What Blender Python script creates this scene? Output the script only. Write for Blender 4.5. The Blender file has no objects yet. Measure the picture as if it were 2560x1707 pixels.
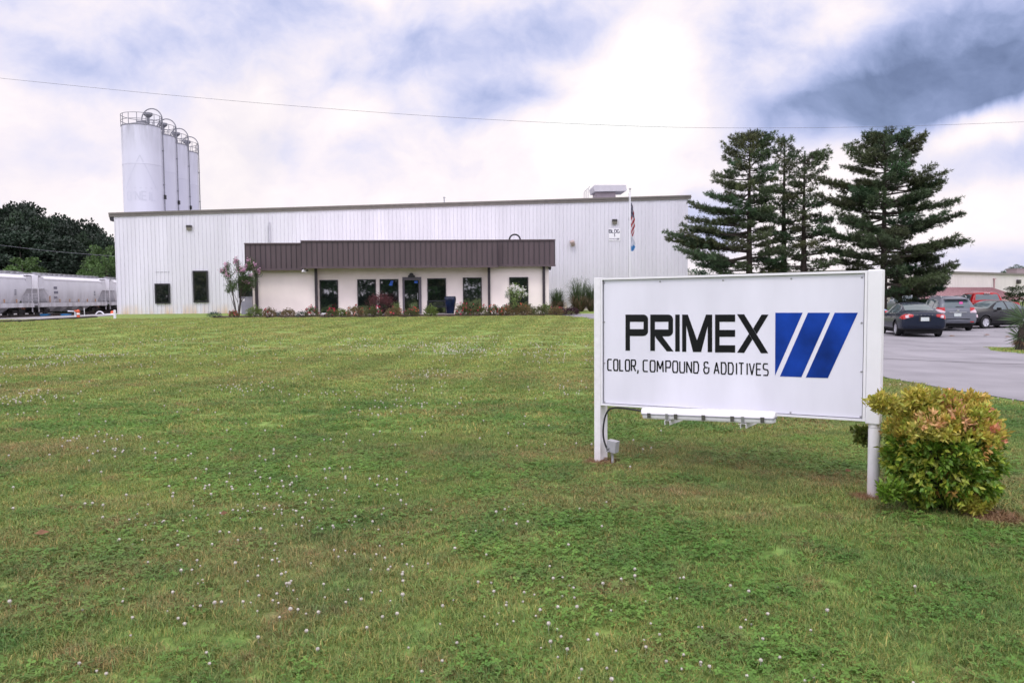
import bpy, bmesh, math, random
import numpy as np
from mathutils import Vector, Matrix
random.seed(7)
rng = np.random.default_rng(7)
R_ = math.radians
S = bpy.context.scene
COL = S.collection

# ------------------------------------------------------------------ camera
FPX, EYE = 1960.0, 1.75
PITCH = math.atan((853.5 - 742) / FPX); ROLL = -0.008
CR = Matrix.Rotation(math.pi / 2 - PITCH, 3, 'X') @ Matrix.Rotation(ROLL, 3, 'Z')
cam_d = bpy.data.cameras.new('camera'); cam = bpy.data.objects.new('camera', cam_d); COL.objects.link(cam)
cam.matrix_world = Matrix.Translation((0, 0, EYE)) @ CR.to_4x4()
cam_d.sensor_width = 36; cam_d.lens = FPX / 2560 * 36; cam_d.clip_end = 6000; cam_d.clip_start = .1
cam_d.dof.use_dof = True; cam_d.dof.focus_distance = 8.0; cam_d.dof.aperture_fstop = 6.3
S.camera = cam
CAM = Vector((0, 0, EYE))
def ray(x, y): return CR @ Vector(((x - 1280) / FPX, -(y - 853.5) / FPX, -1))
def at(x, y, Y):
    d = ray(x, y); return CAM + d * (Y / d.y)

# ------------------------------------------------------------------ light, sky, exposure
S.view_settings.view_transform = 'Standard'; S.view_settings.look = 'None'
S.view_settings.gamma = 1; S.view_settings.exposure = 0.1
SUN_EL, SUN_AZ = R_(58), R_(200)          # azimuth from +Y, clockwise
sd = bpy.data.lights.new('sun', 'SUN'); sd.energy = 1.1; sd.angle = R_(16); sd.color = (1, .96, .9)
so = bpy.data.objects.new('sun', sd); COL.objects.link(so)
sv = Vector((math.sin(SUN_AZ) * math.cos(SUN_EL), math.cos(SUN_AZ) * math.cos(SUN_EL), math.sin(SUN_EL)))
so.rotation_euler = sv.to_track_quat('Z', 'Y').to_euler()
W = bpy.data.worlds.new('World'); S.world = W; W.use_nodes = True
nt = W.node_tree; N = nt.nodes; Lk = nt.links
for n in list(N): N.remove(n)
def nd(t, **k):
    n = N.new(t)
    for a, b in k.items(): setattr(n, a, b)
    return n
def lk(a, b): Lk.new(a, b)
def wm(op, a, b=None, c=None, clamp=False):
    n = nd('ShaderNodeMath', operation=op); n.use_clamp = clamp
    for i, v in enumerate((a, b, c)):
        if v is None: continue
        if isinstance(v, (int, float)): n.inputs[i].default_value = v
        else: lk(v, n.inputs[i])
    return n.outputs[0]
out = nd('ShaderNodeOutputWorld'); bg = nd('ShaderNodeBackground'); lk(bg.outputs[0], out.inputs[0])
bg.inputs[1].default_value = 0.1
sky = nd('ShaderNodeTexSky', sky_type='NISHITA'); sky.sun_disc = False
sky.sun_elevation = SUN_EL; sky.sun_rotation = SUN_AZ; sky.air_density = 1.4; sky.dust_density = 2.5
tc = nd('ShaderNodeTexCoord'); sp = nd('ShaderNodeSeparateXYZ'); lk(tc.outputs['Generated'], sp.inputs[0])
zz = wm('ADD', wm('MAXIMUM', sp.outputs[2], 0.0), 0.16)
cb = nd('ShaderNodeCombineXYZ'); lk(wm('DIVIDE', sp.outputs[0], zz), cb.inputs[0]); lk(wm('DIVIDE', sp.outputs[1], zz), cb.inputs[1])
def noise(vec, scale, detail, rough=.55, dist=0.0):
    n = nd('ShaderNodeTexNoise'); n.inputs['Scale'].default_value = scale; n.inputs['Detail'].default_value = detail
    n.inputs['Roughness'].default_value = rough; n.inputs['Distortion'].default_value = dist; lk(vec, n.inputs['Vector']); return n
n1 = noise(cb.outputs[0], 1.1, 7, .52, .3)
n2 = noise(tc.outputs['Generated'], 5.0, 6, .5, .4)
n3 = noise(tc.outputs['Generated'], 2.6, 4, .5)
# warped direction so the cloud masses get ragged edges
wv = nd('ShaderNodeVectorMath', operation='SUBTRACT'); lk(n2.outputs['Color'], wv.inputs[0]); wv.inputs[1].default_value = (.5, .5, .5)
ws = nd('ShaderNodeVectorMath', operation='SCALE'); lk(wv.outputs[0], ws.inputs[0]); ws.inputs['Scale'].default_value = .10
wa = nd('ShaderNodeVectorMath', operation='ADD'); lk(tc.outputs['Generated'], wa.inputs[0]); lk(ws.outputs[0], wa.inputs[1])
def mass(px, py, rx, ry, tilt, edge=.55):
    """a cloud mass: smooth ellipse on the sky round a direction (0..1)"""
    c = ray(px, py).normalized(); ex = Vector((c.y, -c.x, 0)).normalized(); ez = ex.cross(c).normalized()
    if ez.z < 0: ez = -ez
    a = ex * math.cos(tilt) + ez * math.sin(tilt); b = -ex * math.sin(tilt) + ez * math.cos(tilt)
    s1 = nd('ShaderNodeVectorMath', operation='SUBTRACT'); lk(wa.outputs[0], s1.inputs[0]); s1.inputs[1].default_value = c
    da = nd('ShaderNodeVectorMath', operation='DOT_PRODUCT'); lk(s1.outputs[0], da.inputs[0]); da.inputs[1].default_value = a * (FPX / rx)
    db = nd('ShaderNodeVectorMath', operation='DOT_PRODUCT'); lk(s1.outputs[0], db.inputs[0]); db.inputs[1].default_value = b * (FPX / ry)
    dc = nd('ShaderNodeVectorMath', operation='DOT_PRODUCT'); lk(s1.outputs[0], dc.inputs[0]); dc.inputs[1].default_value = c * 1.6
    r = wm('SQRT', wm('ADD', wm('ADD', wm('MULTIPLY', da.outputs['Value'], da.outputs['Value']), wm('MULTIPLY', db.outputs['Value'], db.outputs['Value'])), wm('MULTIPLY', dc.outputs['Value'], dc.outputs['Value'])))
    m = nd('ShaderNodeMapRange'); m.interpolation_type = 'SMOOTHERSTEP'; lk(r, m.inputs[0])
    m.inputs[1].default_value = 1.0; m.inputs[2].default_value = edge; m.inputs[3].default_value = 0; m.inputs[4].default_value = 1
    m.inputs[1].default_value, m.inputs[2].default_value, m.inputs[3].default_value, m.inputs[4].default_value = edge, 1.0, 1, 0
    return m.outputs[0]
def mixc(f, a, b):
    n = nd('ShaderNodeMix', data_type='RGBA')
    if isinstance(f, float): n.inputs[0].default_value = f
    else: lk(f, n.inputs[0])
    for i, v in ((6, a), (7, b)):
        if isinstance(v, tuple): n.inputs[i].default_value = (*v, 1)
        else: lk(v, n.inputs[i])
    return n.outputs[2]
def mr(v, a, b, c=0., d=1.):
    n = nd('ShaderNodeMapRange'); n.interpolation_type = 'SMOOTHSTEP'; lk(v, n.inputs[0])
    for i, x in enumerate((a, b, c, d)): n.inputs[i + 1].default_value = x
    return n.outputs[0]
def nsub(n, k): return wm('MULTIPLY', wm('SUBTRACT', n.outputs[0], .5), k)
st_ = nd('ShaderNodeMapping'); st_.inputs['Scale'].default_value = (1, 1, 1.45); lk(wa.outputs[0], st_.inputs[0])
d1 = noise(st_.outputs[0], 3.2, 9, .56, .25); d2 = noise(st_.outputs[0], 9.0, 8, .58, .15)
bil = wm('ABSOLUTE', wm('SUBTRACT', noise(st_.outputs[0], 4.6, 7, .55, .1).outputs[0], .5))      # billows: bright puffs with creased edges
det = wm('ADD', wm('ADD', nsub(d1, .92), nsub(d2, .55)), wm('MULTIPLY', wm('SUBTRACT', bil, .09), -1.0))
det = wm('MULTIPLY', det, mr(sp.outputs[2], .05, .30, .62, 1.0))
v = wm('ADD', det, .80)
def acc(m, k):
    global v
    v = wm('ADD', v, wm('MULTIPLY', m, k))
acc(mass(0, 0, 1100, 520, -.2, .0), -.17); acc(mass(520, 150, 260, 130, .1, .0), -.08); acc(mass(60, 380, 300, 90, 0, .0), -.10)
acc(mass(1560, 270, 330, 260, .5, .1), .22); acc(mass(800, 250, 420, 150, 0, .1), .14)
acc(mass(1190, 95, 560, 200, .12, .0), -.42); acc(mass(1260, 250, 330, 95, .1, .0), -.34); acc(mass(720, 20, 260, 90, .0, .0), -.2)
acc(mass(1640, 120, 120, 130, .0, .0), .10); acc(mass(1800, 120, 200, 120, .1, .0), -.14)
acc(mass(2640, 40, 950, 330, .16, .0), -.54); acc(mass(2480, 170, 420, 110, .1, .0), -.10); acc(mass(2300, 215, 620, 90, .12, .0), -.28); acc(mass(2110, 90, 170, 90, .1, .0), .22)
acc(mass(2100, 310, 560, 80, .1, .0), -.26); acc(mass(2480, 300, 200, 60, .2, .0), .25); acc(mass(2500, 400, 360, 80, .1, .0), -.22)
acc(mass(1760, 560, 200, 150, 0, .0), -.28); acc(mass(2480, 660, 420, 80, 0, .0), -.30)
cr = nd('ShaderNodeValToRGB'); cr.color_ramp.interpolation = 'B_SPLINE'
stops = ((.0, (.075, .10, .20)), (.14, (.15, .20, .35)), (.28, (.27, .34, .56)), (.42, (.44, .50, .77)), (.56, (.64, .66, .88)), (.68, (.82, .79, .91)), (.80, (.94, .86, .90)), (1.0, (1.10, 1.02, 1.0)))
el = cr.color_ramp.elements
while len(el) < len(stops): el.new(.5)
for e_, (p_, c_) in zip(el, stops): e_.position = p_; e_.color = (*c_, 1)
lk(wm('MAXIMUM', v, wm('ADD', wm('MULTIPLY', det, .62), .20)), cr.inputs[0])
cs = nd('ShaderNodeVectorMath', operation='SCALE'); lk(cr.outputs[0], cs.inputs[0]); cs.inputs['Scale'].default_value = 10.0
c = cs.outputs[0]
# brighter lavender overcast overhead and behind the photographer
c = mixc(mr(sp.outputs[1], .45, -.25), c, mixc(mr(n1.outputs[0], .38, .64), (13.0, 12.8, 16.0), (19.0, 18.0, 20.5)))
low = mr(sp.outputs[2], 0.0, .05, 1, 0)
c = mixc(wm('MULTIPLY', low, .12), c, sky.outputs[0])
c = mixc(wm('MULTIPLY', mr(n3.outputs[0], .55, .75), .12), c, sky.outputs[0])
lk(c, bg.inputs[0])

# ------------------------------------------------------------------ helpers
def tag(o, label=None, cat=None, group=None, kind=None):
    if label: o['label'] = label
    if cat: o['category'] = cat
    if group: o['group'] = group
    if kind: o['kind'] = kind
    return o
def thing(name, label, cat, loc=(0, 0, 0), rz=0, group=None):
    o = bpy.data.objects.new(name, None); COL.objects.link(o); o.location = loc; o.rotation_euler = (0, 0, rz)
    return tag(o, label, cat, group)
def ss(t):
    t = min(1, max(0, t)); return t * t * (3 - 2 * t)
def gz(x, y):
    return .62 * ss((y - 12) / 32) * ss((x + 46) / 14) * (1 - ss((x - 6) / 12)) - .12 * ss((x - 6) / 8) * ss((y - 5) / 15)
def gpt(px, py):
    """point where the line of sight through a photo pixel meets the terrain"""
    d = ray(px, py); lo, hi = 1., 400.
    t = 1.
    while t < 400:
        p = CAM + d * t
        if p.z < gz(p.x, p.y): break
        t *= 1.01
    lo, hi = t / 1.01, t
    for _ in range(30):
        m = (lo + hi) / 2; p = CAM + d * m
        if p.z < gz(p.x, p.y): hi = m
        else: lo = m
    return CAM + d * lo

def npmesh(name, V, F, mat, parent=None, col=None, smooth=False):
    """V (n,3), F (m,k) with one face size"""
    V = np.asarray(V, dtype=np.float32).reshape(-1, 3); F = np.asarray(F, dtype=np.int32)
    me = bpy.data.meshes.new(name); k = F.shape[1]
    me.vertices.add(len(V)); me.vertices.foreach_set('co', V.ravel())
    me.loops.add(F.size); me.loops.foreach_set('vertex_index', F.ravel())
    me.polygons.add(len(F)); me.polygons.foreach_set('loop_start', np.arange(0, F.size, k, dtype=np.int32))
    me.polygons.foreach_set('loop_total', np.full(len(F), k, dtype=np.int32))
    if smooth: me.polygons.foreach_set('use_smooth', np.ones(len(F), dtype=bool))
    me.update(calc_edges=True)
    if col is not None:
        a = me.color_attributes.new('Col', 'FLOAT_COLOR', 'POINT')
        cc = np.ones((len(V), 4), dtype=np.float32); cc[:, :3] = col; a.data.foreach_set('color', cc.ravel())
    me.materials.append(mat)
    o = bpy.data.objects.new(name, me); COL.objects.link(o)
    if parent: o.parent = parent
    return o

class MB:
    def __init__(s): s.v = []; s.f = []
    def add(s, vs, fs):
        b = len(s.v); s.v += [tuple(v) for v in vs]; s.f += [tuple(i + b for i in f) for f in fs]; return s
    def box(s, x0, x1, y0, y1, z0, z1):
        return s.add([(x0, y0, z0), (x1, y0, z0), (x1, y1, z0), (x0, y1, z0), (x0, y0, z1), (x1, y0, z1), (x1, y1, z1), (x0, y1, z1)],
                     [(0, 3, 2, 1), (4, 5, 6, 7), (0, 1, 5, 4), (1, 2, 6, 5), (2, 3, 7, 6), (3, 0, 4, 7)])
    def tube(s, pts, r, n=8, cap=True):
        pts = [Vector(p) for p in pts]; m = len(pts)
        rr = r if isinstance(r, (list, tuple)) else [r] * m
        rings = []; up = None
        for i, p in enumerate(pts):
            d = (pts[min(i + 1, m - 1)] - pts[max(i - 1, 0)]).normalized()
            if up is None: up = Vector((0, 0, 1)) if abs(d.z) < .9 else Vector((1, 0, 0))
            a = d.cross(up)
            if a.length < 1e-4: a = d.cross(Vector((0, 1, 0)))
            a.normalize(); b = a.cross(d).normalized(); up = b
            rings.append([p + (a * math.cos(t) + b * math.sin(t)) * rr[i] for t in [2 * math.pi * k / n for k in range(n)]])
        vs = [v for rg in rings for v in rg]
        fs = [(i * n + k, i * n + (k + 1) % n, (i + 1) * n + (k + 1) % n, (i + 1) * n + k) for i in range(m - 1) for k in range(n)]
        if cap: fs += [tuple(range(n))[::-1], tuple((m - 1) * n + k for k in range(n))]
        return s.add(vs, fs)
    def lathe(s, prof, n=24, c=(0, 0, 0)):
        vs = []; m = len(prof)
        for r, z in prof:
            for k in range(n):
                t = 2 * math.pi * k / n; vs.append((c[0] + r * math.cos(t), c[1] + r * math.sin(t), c[2] + z))
        fs = [(i * n + k, i * n + (k + 1) % n, (i + 1) * n + (k + 1) % n, (i + 1) * n + k) for i in range(m - 1) for k in range(n)]
        if prof[0][0] > 1e-3: fs.append(tuple(range(n))[::-1])
        if prof[-1][0] > 1e-3: fs.append(tuple((m - 1) * n + k for k in range(n)))
        return s.add(vs, fs)
    def prism(s, poly, y0, y1):
        """polygon in (x,z) swept along y"""
        n = len(poly)
        vs = [(p[0], y0, p[1]) for p in poly] + [(p[0], y1, p[1]) for p in poly]
        return s.add(vs, [tuple(range(n)), tuple(range(2 * n - 1, n - 1, -1))] + [(i, i + n, (i + 1) % n + n, (i + 1) % n) for i in range(n)])
    def build(s, name, mat, parent=None, smooth=False, bevel=0, xf=None):
        me = bpy.data.meshes.new(name); me.from_pydata(s.v, [], s.f)
        if xf is not None: me.transform(xf)
        me.update()
        if bevel or smooth:
            bm = bmesh.new(); bm.from_mesh(me)
            bmesh.ops.remove_doubles(bm, verts=bm.verts, dist=1e-5)
            if bevel:
                es = [e for e in bm.edges if len(e.link_faces) == 2 and e.calc_face_angle(0) > .6]
                bmesh.ops.bevel(bm, geom=es, offset=bevel, segments=2, affect='EDGES', profile=.5)
            bmesh.ops.recalc_face_normals(bm, faces=bm.faces)
            bm.to_mesh(me); bm.free()
        else:
            bm = bmesh.new(); bm.from_mesh(me); bmesh.ops.recalc_face_normals(bm, faces=bm.faces); bm.to_mesh(me); bm.free()
        if smooth:
            for p in me.polygons: p.use_smooth = True
            try: me.set_sharp_from_angle(angle=R_(38))
            except Exception: pass
        me.materials.append(mat)
        o = bpy.data.objects.new(name, me); COL.objects.link(o)
        if parent: o.parent = parent
        return o

# ------------------------------------------------------------------ materials
MATS = {}
def mat(name, col=(.5, .5, .5), rough=.6, var=.12, scale=3., bump=0., bscale=40., metal=0., coat=0., ior=1.45, spec=.5, dirt=None, attr=False, trans=0., coords='Object', stretch=(1, 1, 1)):
    m = bpy.data.materials.new(name); m.use_nodes = True; t = m.node_tree; n = t.nodes; l = t.links
    b = n['Principled BSDF']; b.inputs['Roughness'].default_value = rough; b.inputs['Metallic'].default_value = metal
    b.inputs['IOR'].default_value = ior; b.inputs['Specular IOR Level'].default_value = spec
    b.inputs['Coat Weight'].default_value = coat; b.inputs['Coat Roughness'].default_value = .05
    tc = n.new('ShaderNodeTexCoord'); mp = n.new('ShaderNodeMapping'); mp.inputs['Scale'].default_value = stretch
    l.new(tc.outputs[coords], mp.inputs[0])
    nz = n.new('ShaderNodeTexNoise'); nz.inputs['Scale'].default_value = scale; nz.inputs['Detail'].default_value = 5; l.new(mp.outputs[0], nz.inputs['Vector'])
    mx = n.new('ShaderNodeMix'); mx.data_type = 'RGBA'
    rp = n.new('ShaderNodeMapRange'); rp.inputs[1].default_value = .3; rp.inputs[2].default_value = .7; l.new(nz.outputs[0], rp.inputs[0]); l.new(rp.outputs[0], mx.inputs[0])
    if attr:
        at_ = n.new('ShaderNodeAttribute'); at_.attribute_name = 'Col'
        lo = n.new('ShaderNodeVectorMath'); lo.operation = 'SCALE'; lo.inputs['Scale'].default_value = 1 - var; l.new(at_.outputs['Color'], lo.inputs[0])
        hi = n.new('ShaderNodeVectorMath'); hi.operation = 'SCALE'; hi.inputs['Scale'].default_value = 1 + var; l.new(at_.outputs['Color'], hi.inputs[0])
        l.new(lo.outputs[0], mx.inputs[6]); l.new(hi.outputs[0], mx.inputs[7])
    else:
        mx.inputs[6].default_value = (*[max(0, c * (1 - var)) for c in col], 1); mx.inputs[7].default_value = (*[min(1, c * (1 + var)) for c in col], 1)
    last = mx.outputs[2]
    if dirt:   # (colour, z0, z1, amount): stain that fades with object height, broken up by stretched noise
        dc, z0, z1, am = dirt
        sx = n.new('ShaderNodeSeparateXYZ'); l.new(tc.outputs['Object'], sx.inputs[0])
        r2 = n.new('ShaderNodeMapRange'); r2.inputs[1].default_value = z0; r2.inputs[2].default_value = z1; r2.inputs[3].default_value = am; r2.inputs[4].default_value = 0; l.new(sx.outputs[2], r2.inputs[0])
        m2 = n.new('ShaderNodeMapping'); m2.inputs['Scale'].default_value = (2.2, 2.2, .35); l.new(tc.outputs['Object'], m2.inputs[0])
        z2 = n.new('ShaderNodeTexNoise'); z2.inputs['Scale'].default_value = 1.0; z2.inputs['Detail'].default_value = 5; l.new(m2.outputs[0], z2.inputs['Vector'])
        r3 = n.new('ShaderNodeMapRange'); r3.inputs[1].default_value = .38; r3.inputs[2].default_value = .66; l.new(z2.outputs[0], r3.inputs[0])
        mu = n.new('ShaderNodeMath'); mu.operation = 'MULTIPLY'; l.new(r2.outputs[0], mu.inputs[0]); l.new(r3.outputs[0], mu.inputs[1])
        m3 = n.new('ShaderNodeMix'); m3.data_type = 'RGBA'; l.new(mu.outputs[0], m3.inputs[0]); l.new(last, m3.inputs[6]); m3.inputs[7].default_value = (*dc, 1); last = m3.outputs[2]
    l.new(last, b.inputs['Base Color'])
    if bump:
        bn = n.new('ShaderNodeTexNoise'); bn.inputs['Scale'].default_value = bscale; bn.inputs['Detail'].default_value = 4; l.new(tc.outputs[coords], bn.inputs['Vector'])
        bp = n.new('ShaderNodeBump'); bp.inputs['Strength'].default_value = bump; bp.inputs['Distance'].default_value = .02; l.new(bn.outputs[0], bp.inputs['Height']); l.new(bp.outputs[0], b.inputs['Normal'])
    if trans:
        tr = n.new('ShaderNodeBsdfTranslucent'); l.new(last, tr.inputs[0]); ms = n.new('ShaderNodeMixShader'); ms.inputs[0].default_value = trans
        l.new(b.outputs[0], ms.inputs[1]); l.new(tr.outputs[0], ms.inputs[2]); l.new(ms.outputs[0], n['Material Output'].inputs[0])
    MATS[name] = m; return m

def lawn_material(name, blades):
    """grass colour from world position: green, yellow-green, dry brown and dark clover patches"""
    m = bpy.data.materials.new(name); m.use_nodes = True; t = m.node_tree; n = t.nodes; l = t.links
    b = n['Principled BSDF']; b.inputs['Roughness'].default_value = .55 if blades else .85; b.inputs['Specular IOR Level'].default_value = .3 if blades else .1
    g = n.new('ShaderNodeNewGeometry')
    def nz(s, d, st=(1, 1, 0), off=0):
        mp = n.new('ShaderNodeMapping'); mp.inputs['Scale'].default_value = st; mp.inputs['Location'].default_value = (off, off, 0); l.new(g.outputs['Position'], mp.inputs[0])
        z = n.new('ShaderNodeTexNoise'); z.inputs['Scale'].default_value = s; z.inputs['Detail'].default_value = d; z.inputs['Roughness'].default_value = .6; l.new(mp.outputs[0], z.inputs['Vector']); return z.outputs[0]
    def rng_(v, a, b_, c=0., d=1.):
        r = n.new('ShaderNodeMapRange'); r.interpolation_type = 'SMOOTHSTEP'; l.new(v, r.inputs[0])
        for i, x in enumerate((a, b_, c, d)): r.inputs[i + 1].default_value = x
        return r.outputs[0]
    def mix(f, a, c_, blend='MIX'):
        x = n.new('ShaderNodeMix'); x.data_type = 'RGBA'; x.blend_type = blend
        if isinstance(f, float): x.inputs[0].default_value = f
        else: l.new(f, x.inputs[0])
        for i, v in ((6, a), (7, c_)):
            if isinstance(v, tuple): x.inputs[i].default_value = (*v, 1)
            else: l.new(v, x.inputs[i])
        return x.outputs[2]
    k = 1.0 if blades else .92
    base = mix(rng_(nz(.35, 4), .35, .65), tuple(k * v for v in (.15, .25, .06)), tuple(k * v for v in (.235, .325, .085)))
    base = mix(rng_(nz(.22, 6, (.7, 1.8, 0), 9), .47, .64, 0, .7), base, tuple(k * v for v in (0.27, 0.255, 0.11)))
    base = mix(rng_(nz(2.2, 6, (1, 1, 0), 21), .52, .72, 0, .6), base, tuple(k * v for v in (.28, .225, .115)))
    base = mix(rng_(nz(1.3, 5, (1, 1, 0), 40), .50, .68, 0, .55), base, tuple(k * v for v in (.095, .19, .055)))
    sx = n.new('ShaderNodeSeparateXYZ'); l.new(g.outputs['Position'], sx.inputs[0])
    farf = rng_(sx.outputs[1], 9, 30)
    base = mix(farf, base, mix(.5, base, tuple(k * v for v in (.28, .365, .10))))
    # mowing stripes running toward the building
    wv_ = n.new('ShaderNodeTexWave'); wv_.wave_type = 'BANDS'; wv_.bands_direction = 'X'; wv_.inputs['Scale'].default_value = .16; wv_.inputs['Distortion'].default_value = .6
    mp2 = n.new('ShaderNodeMapping'); mp2.inputs['Rotation'].default_value = (0, 0, .12); l.new(g.outputs['Position'], mp2.inputs[0]); l.new(mp2.outputs[0], wv_.inputs['Vector'])
    st = rng_(wv_.outputs[0], .3, .7, .93, 1.07)
    vm = n.new('ShaderNodeVectorMath'); vm.operation = 'SCALE'; l.new(base, vm.inputs[0]); l.new(st, vm.inputs['Scale']); base = mix(rng_(sx.outputs[1], 6, 20, .25, 1), base, vm.outputs[0])
    if blades:
        oi = n.new('ShaderNodeAttribute'); oi.attribute_name = 'Col'
        base = mix(1.0, base, oi.outputs['Color'], 'MULTIPLY')
    else:
        sp_ = nz(9, 6, (1, .6, 0), 3); s2 = rng_(sp_, .35, .65, .62, 1.25)
        vm2 = n.new('ShaderNodeVectorMath'); vm2.operation = 'SCALE'; l.new(base, vm2.inputs[0]); l.new(s2, vm2.inputs['Scale']); base = vm2.outputs[0]
        # bare soil rings round the sign posts and bush
        bz = nz(14, 5); bp = n.new('ShaderNodeBump'); bp.inputs['Strength'].default_value = .8; bp.inputs['Distance'].default_value = .05; l.new(bz, bp.inputs['Height']); l.new(bp.outputs[0], b.inputs['Normal'])
    for (sx_, sy_, r0, r1) in SOIL:
        ds = n.new('ShaderNodeVectorMath'); ds.operation = 'DISTANCE'; fl = n.new('ShaderNodeMapping'); fl.inputs['Scale'].default_value = (1, 1, 0); l.new(g.outputs['Position'], fl.inputs[0])
        l.new(fl.outputs[0], ds.inputs[0]); ds.inputs[1].default_value = (sx_, sy_, 0)
        base = mix(rng_(ds.outputs['Value'], r0, r1, .85, 0), base, (.30, .155, .095))
    l.new(base, b.inputs['Base Color'])
    if blades:
        tr = n.new('ShaderNodeBsdfTranslucent'); l.new(base, tr.inputs[0]); ms = n.new('ShaderNodeMixShader'); ms.inputs[0].default_value = .3
        l.new(b.outputs[0], ms.inputs[1]); l.new(tr.outputs[0], ms.inputs[2]); l.new(ms.outputs[0], n['Material Output'].inputs[0])
    return m

SL = Vector((0.905, 8.16, 0)); SR = Vector((3.10, 6.67, 0))      # sign posts on the ground
BUSH = Vector((3.50, 6.33, 0))
SOIL = [(SL.x + .02, SL.y, .10, .26), (SR.x - .06, SR.y, .08, .2), (BUSH.x + .22, BUSH.y - .36, .12, .3)]

white_metal = mat('white_metal', (.67, .66, .71), .5, .08, .9, dirt=((.62, .40, .17), .25, 1.5, 1.0), stretch=(1, 1, .1))
white_paint = mat('white_paint', (.84, .83, .86), .35, .03, 4)
post_paint = mat('post_paint', (.84, .82, .85), .45, .06, 14, bump=.15, dirt=((.42, .30, .20), .0, .28, .7))
panel_white = mat('panel_white', (.80, .79, .88), .2, .075, 2.2, spec=.5, stretch=(1, 1, .3))
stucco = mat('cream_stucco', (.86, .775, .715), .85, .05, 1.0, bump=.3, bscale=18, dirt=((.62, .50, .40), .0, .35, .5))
stucco_shade = mat('shaded_stucco', (.64, .575, .49), .85, .05, 1.0, bump=.3, bscale=18)  # darker copy of the cream stucco, canopy shade put into its colour
brown_metal = mat('brown_metal', (.094, .067, .073), .5, .12, 1.5, stretch=(1, 1, .25))
brown_dark = mat('dark_brown_trim', (.045, .036, .042), .5, .1)
taupe_trim = mat('taupe_trim', (.16, .145, .13), .5, .12)
black_trim = mat('black_trim', (.018, .018, .02), .4, .1)
glass = mat('tinted_glass', (.008, .010, .010), .02, .1, ior=2.6)
blue_paint = mat('blue_vinyl', (.006, .038, .27), .22, .55, 2.4, spec=.35)  # lighter blue noise patches imitate reflections on the stripes
black_vinyl = mat('black_vinyl', (.008, .008, .011), .25, .1, spec=.35)
silver = mat('steel', (.42, .42, .44), .35, .1, metal=.8)
grey_metal = mat('grey_metal', (.27, .27, .31), .5, .1)
grey_box = mat('galvanised_grey', (.38, .38, .40), .5, .1, 8)
rubber = mat('rubber', (.018, .018, .02), .6, .1)
light_plastic = mat('white_plastic', (.86, .84, .86), .25, .02)
silo_paint = mat('silo_paint', (.58, .58, .66), .5, .07, .7, dirt=((.33, .33, .37), 17.9, 15.2, .8), stretch=(1, 1, .12))
silo_dark = mat('weathered_galvanised', (.20, .20, .23), .6, .15)
asphalt = mat('asphalt', (.275, .262, .282), .9, .2, .55, bump=.35, bscale=60, coords='Object')
mulch = mat('mulch', (.075, .042, .040), .95, .4, 7, bump=.8, bscale=25)
concrete = mat('concrete', (.52, .48, .45), .9, .1, 2, bump=.2)
gravel = mat('gravel', (.30, .285, .29), .95, .4, 14, bump=.9, bscale=16)
timber = mat('old_timber', (.045, .035, .032), .9, .3, 4, bump=.4)
bark = mat('bark', (.055, .042, .034), .9, .3, 6, bump=.6)
leaf = mat('leaf', rough=.5, var=.18, scale=3, attr=True, trans=.25)
needle = mat('needle', rough=.6, var=.2, scale=.6, attr=True, trans=.1)
flower = mat('petal', rough=.6, var=.06, attr=True, trans=.3)
# ------------------------------------------------------------------ terrain and ground
def axis(lo, hi, f0, f1, step):
    a = list(np.arange(f0, f1 + 1e-6, step)); x = f0; s = step
    while x > lo: s *= 1.35; x -= s; a.insert(0, max(x, lo))
    x = f1; s = step
    while x < hi: s *= 1.35; x += s; a.append(min(x, hi))
    return sorted(set(a))
def sheet(name, xs, ys, m, dz=0.):
    V = [(x, y, gz(x, y) + dz) for y in ys for x in xs]; nx = len(xs)
    F = [(j * nx + i, j * nx + i + 1, (j + 1) * nx + i + 1, (j + 1) * nx + i) for j in range(len(ys) - 1) for i in range(nx - 1)]
    return npmesh(name, V, F, m, smooth=True)
lawn_mat = lawn_material('lawn_ground', False); blade_mat = lawn_material('grass_blades', True)
tag(sheet('ground', axis(-2500, 2500, -60, 40, 1.0), axis(-1500, 3500, 0, 70, 1.0), lawn_mat), kind='structure')
def patch(name, poly, m, dz, step=1.0):
    """polygon laid on the terrain, cut into cells so that it follows it"""
    bm = bmesh.new(); vs = [bm.verts.new((x, y, 0)) for x, y in poly]; bm.faces.new(vs)
    xs = [p[0] for p in poly]; ys = [p[1] for p in poly]
    for ax, a, b in (((1, 0, 0), min(xs), max(xs)), ((0, 1, 0), min(ys), max(ys))):
        t = math.floor(a) + step
        while t < b:
            bmesh.ops.bisect_plane(bm, geom=list(bm.verts) + list(bm.edges) + list(bm.faces), plane_co=(ax[0] * t, ax[1] * t, 0), plane_no=ax)
            t += step if t < 70 else step * 6
    for v in bm.verts: v.co.z = gz(v.co.x, v.co.y) + dz
    bmesh.ops.recalc_face_normals(bm, faces=bm.faces)
    me = bpy.data.meshes.new(name); bm.to_mesh(me); bm.free()
    for p in me.polygons: p.use_smooth = True
    me.materials.append(m); o = bpy.data.objects.new(name, me); COL.objects.link(o); return o
ASPH = [(2.9, 46.8), (3.4, 43), (4.3, 38.5), (5.5, 31), (6.6, 24), (7.3, 19), (7.7, 16.2), (8.0, 14.2), (8.3, 12.6), (9.1, 10.2), (10.8, 7.5), (14, 5), (60, 4), (60, 20.6),
        (22, 21.8), (17.2, 22.6), (15.6, 23.6), (15.3, 25.0), (16.2, 26.6), (19, 27.3), (60, 27), (60, 62), (16, 62), (13, 52), (8, 50.4), (3.5, 50), (2.9, 49)]
tag(patch('parking_lot', ASPH, asphalt, .012), kind='structure')
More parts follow.
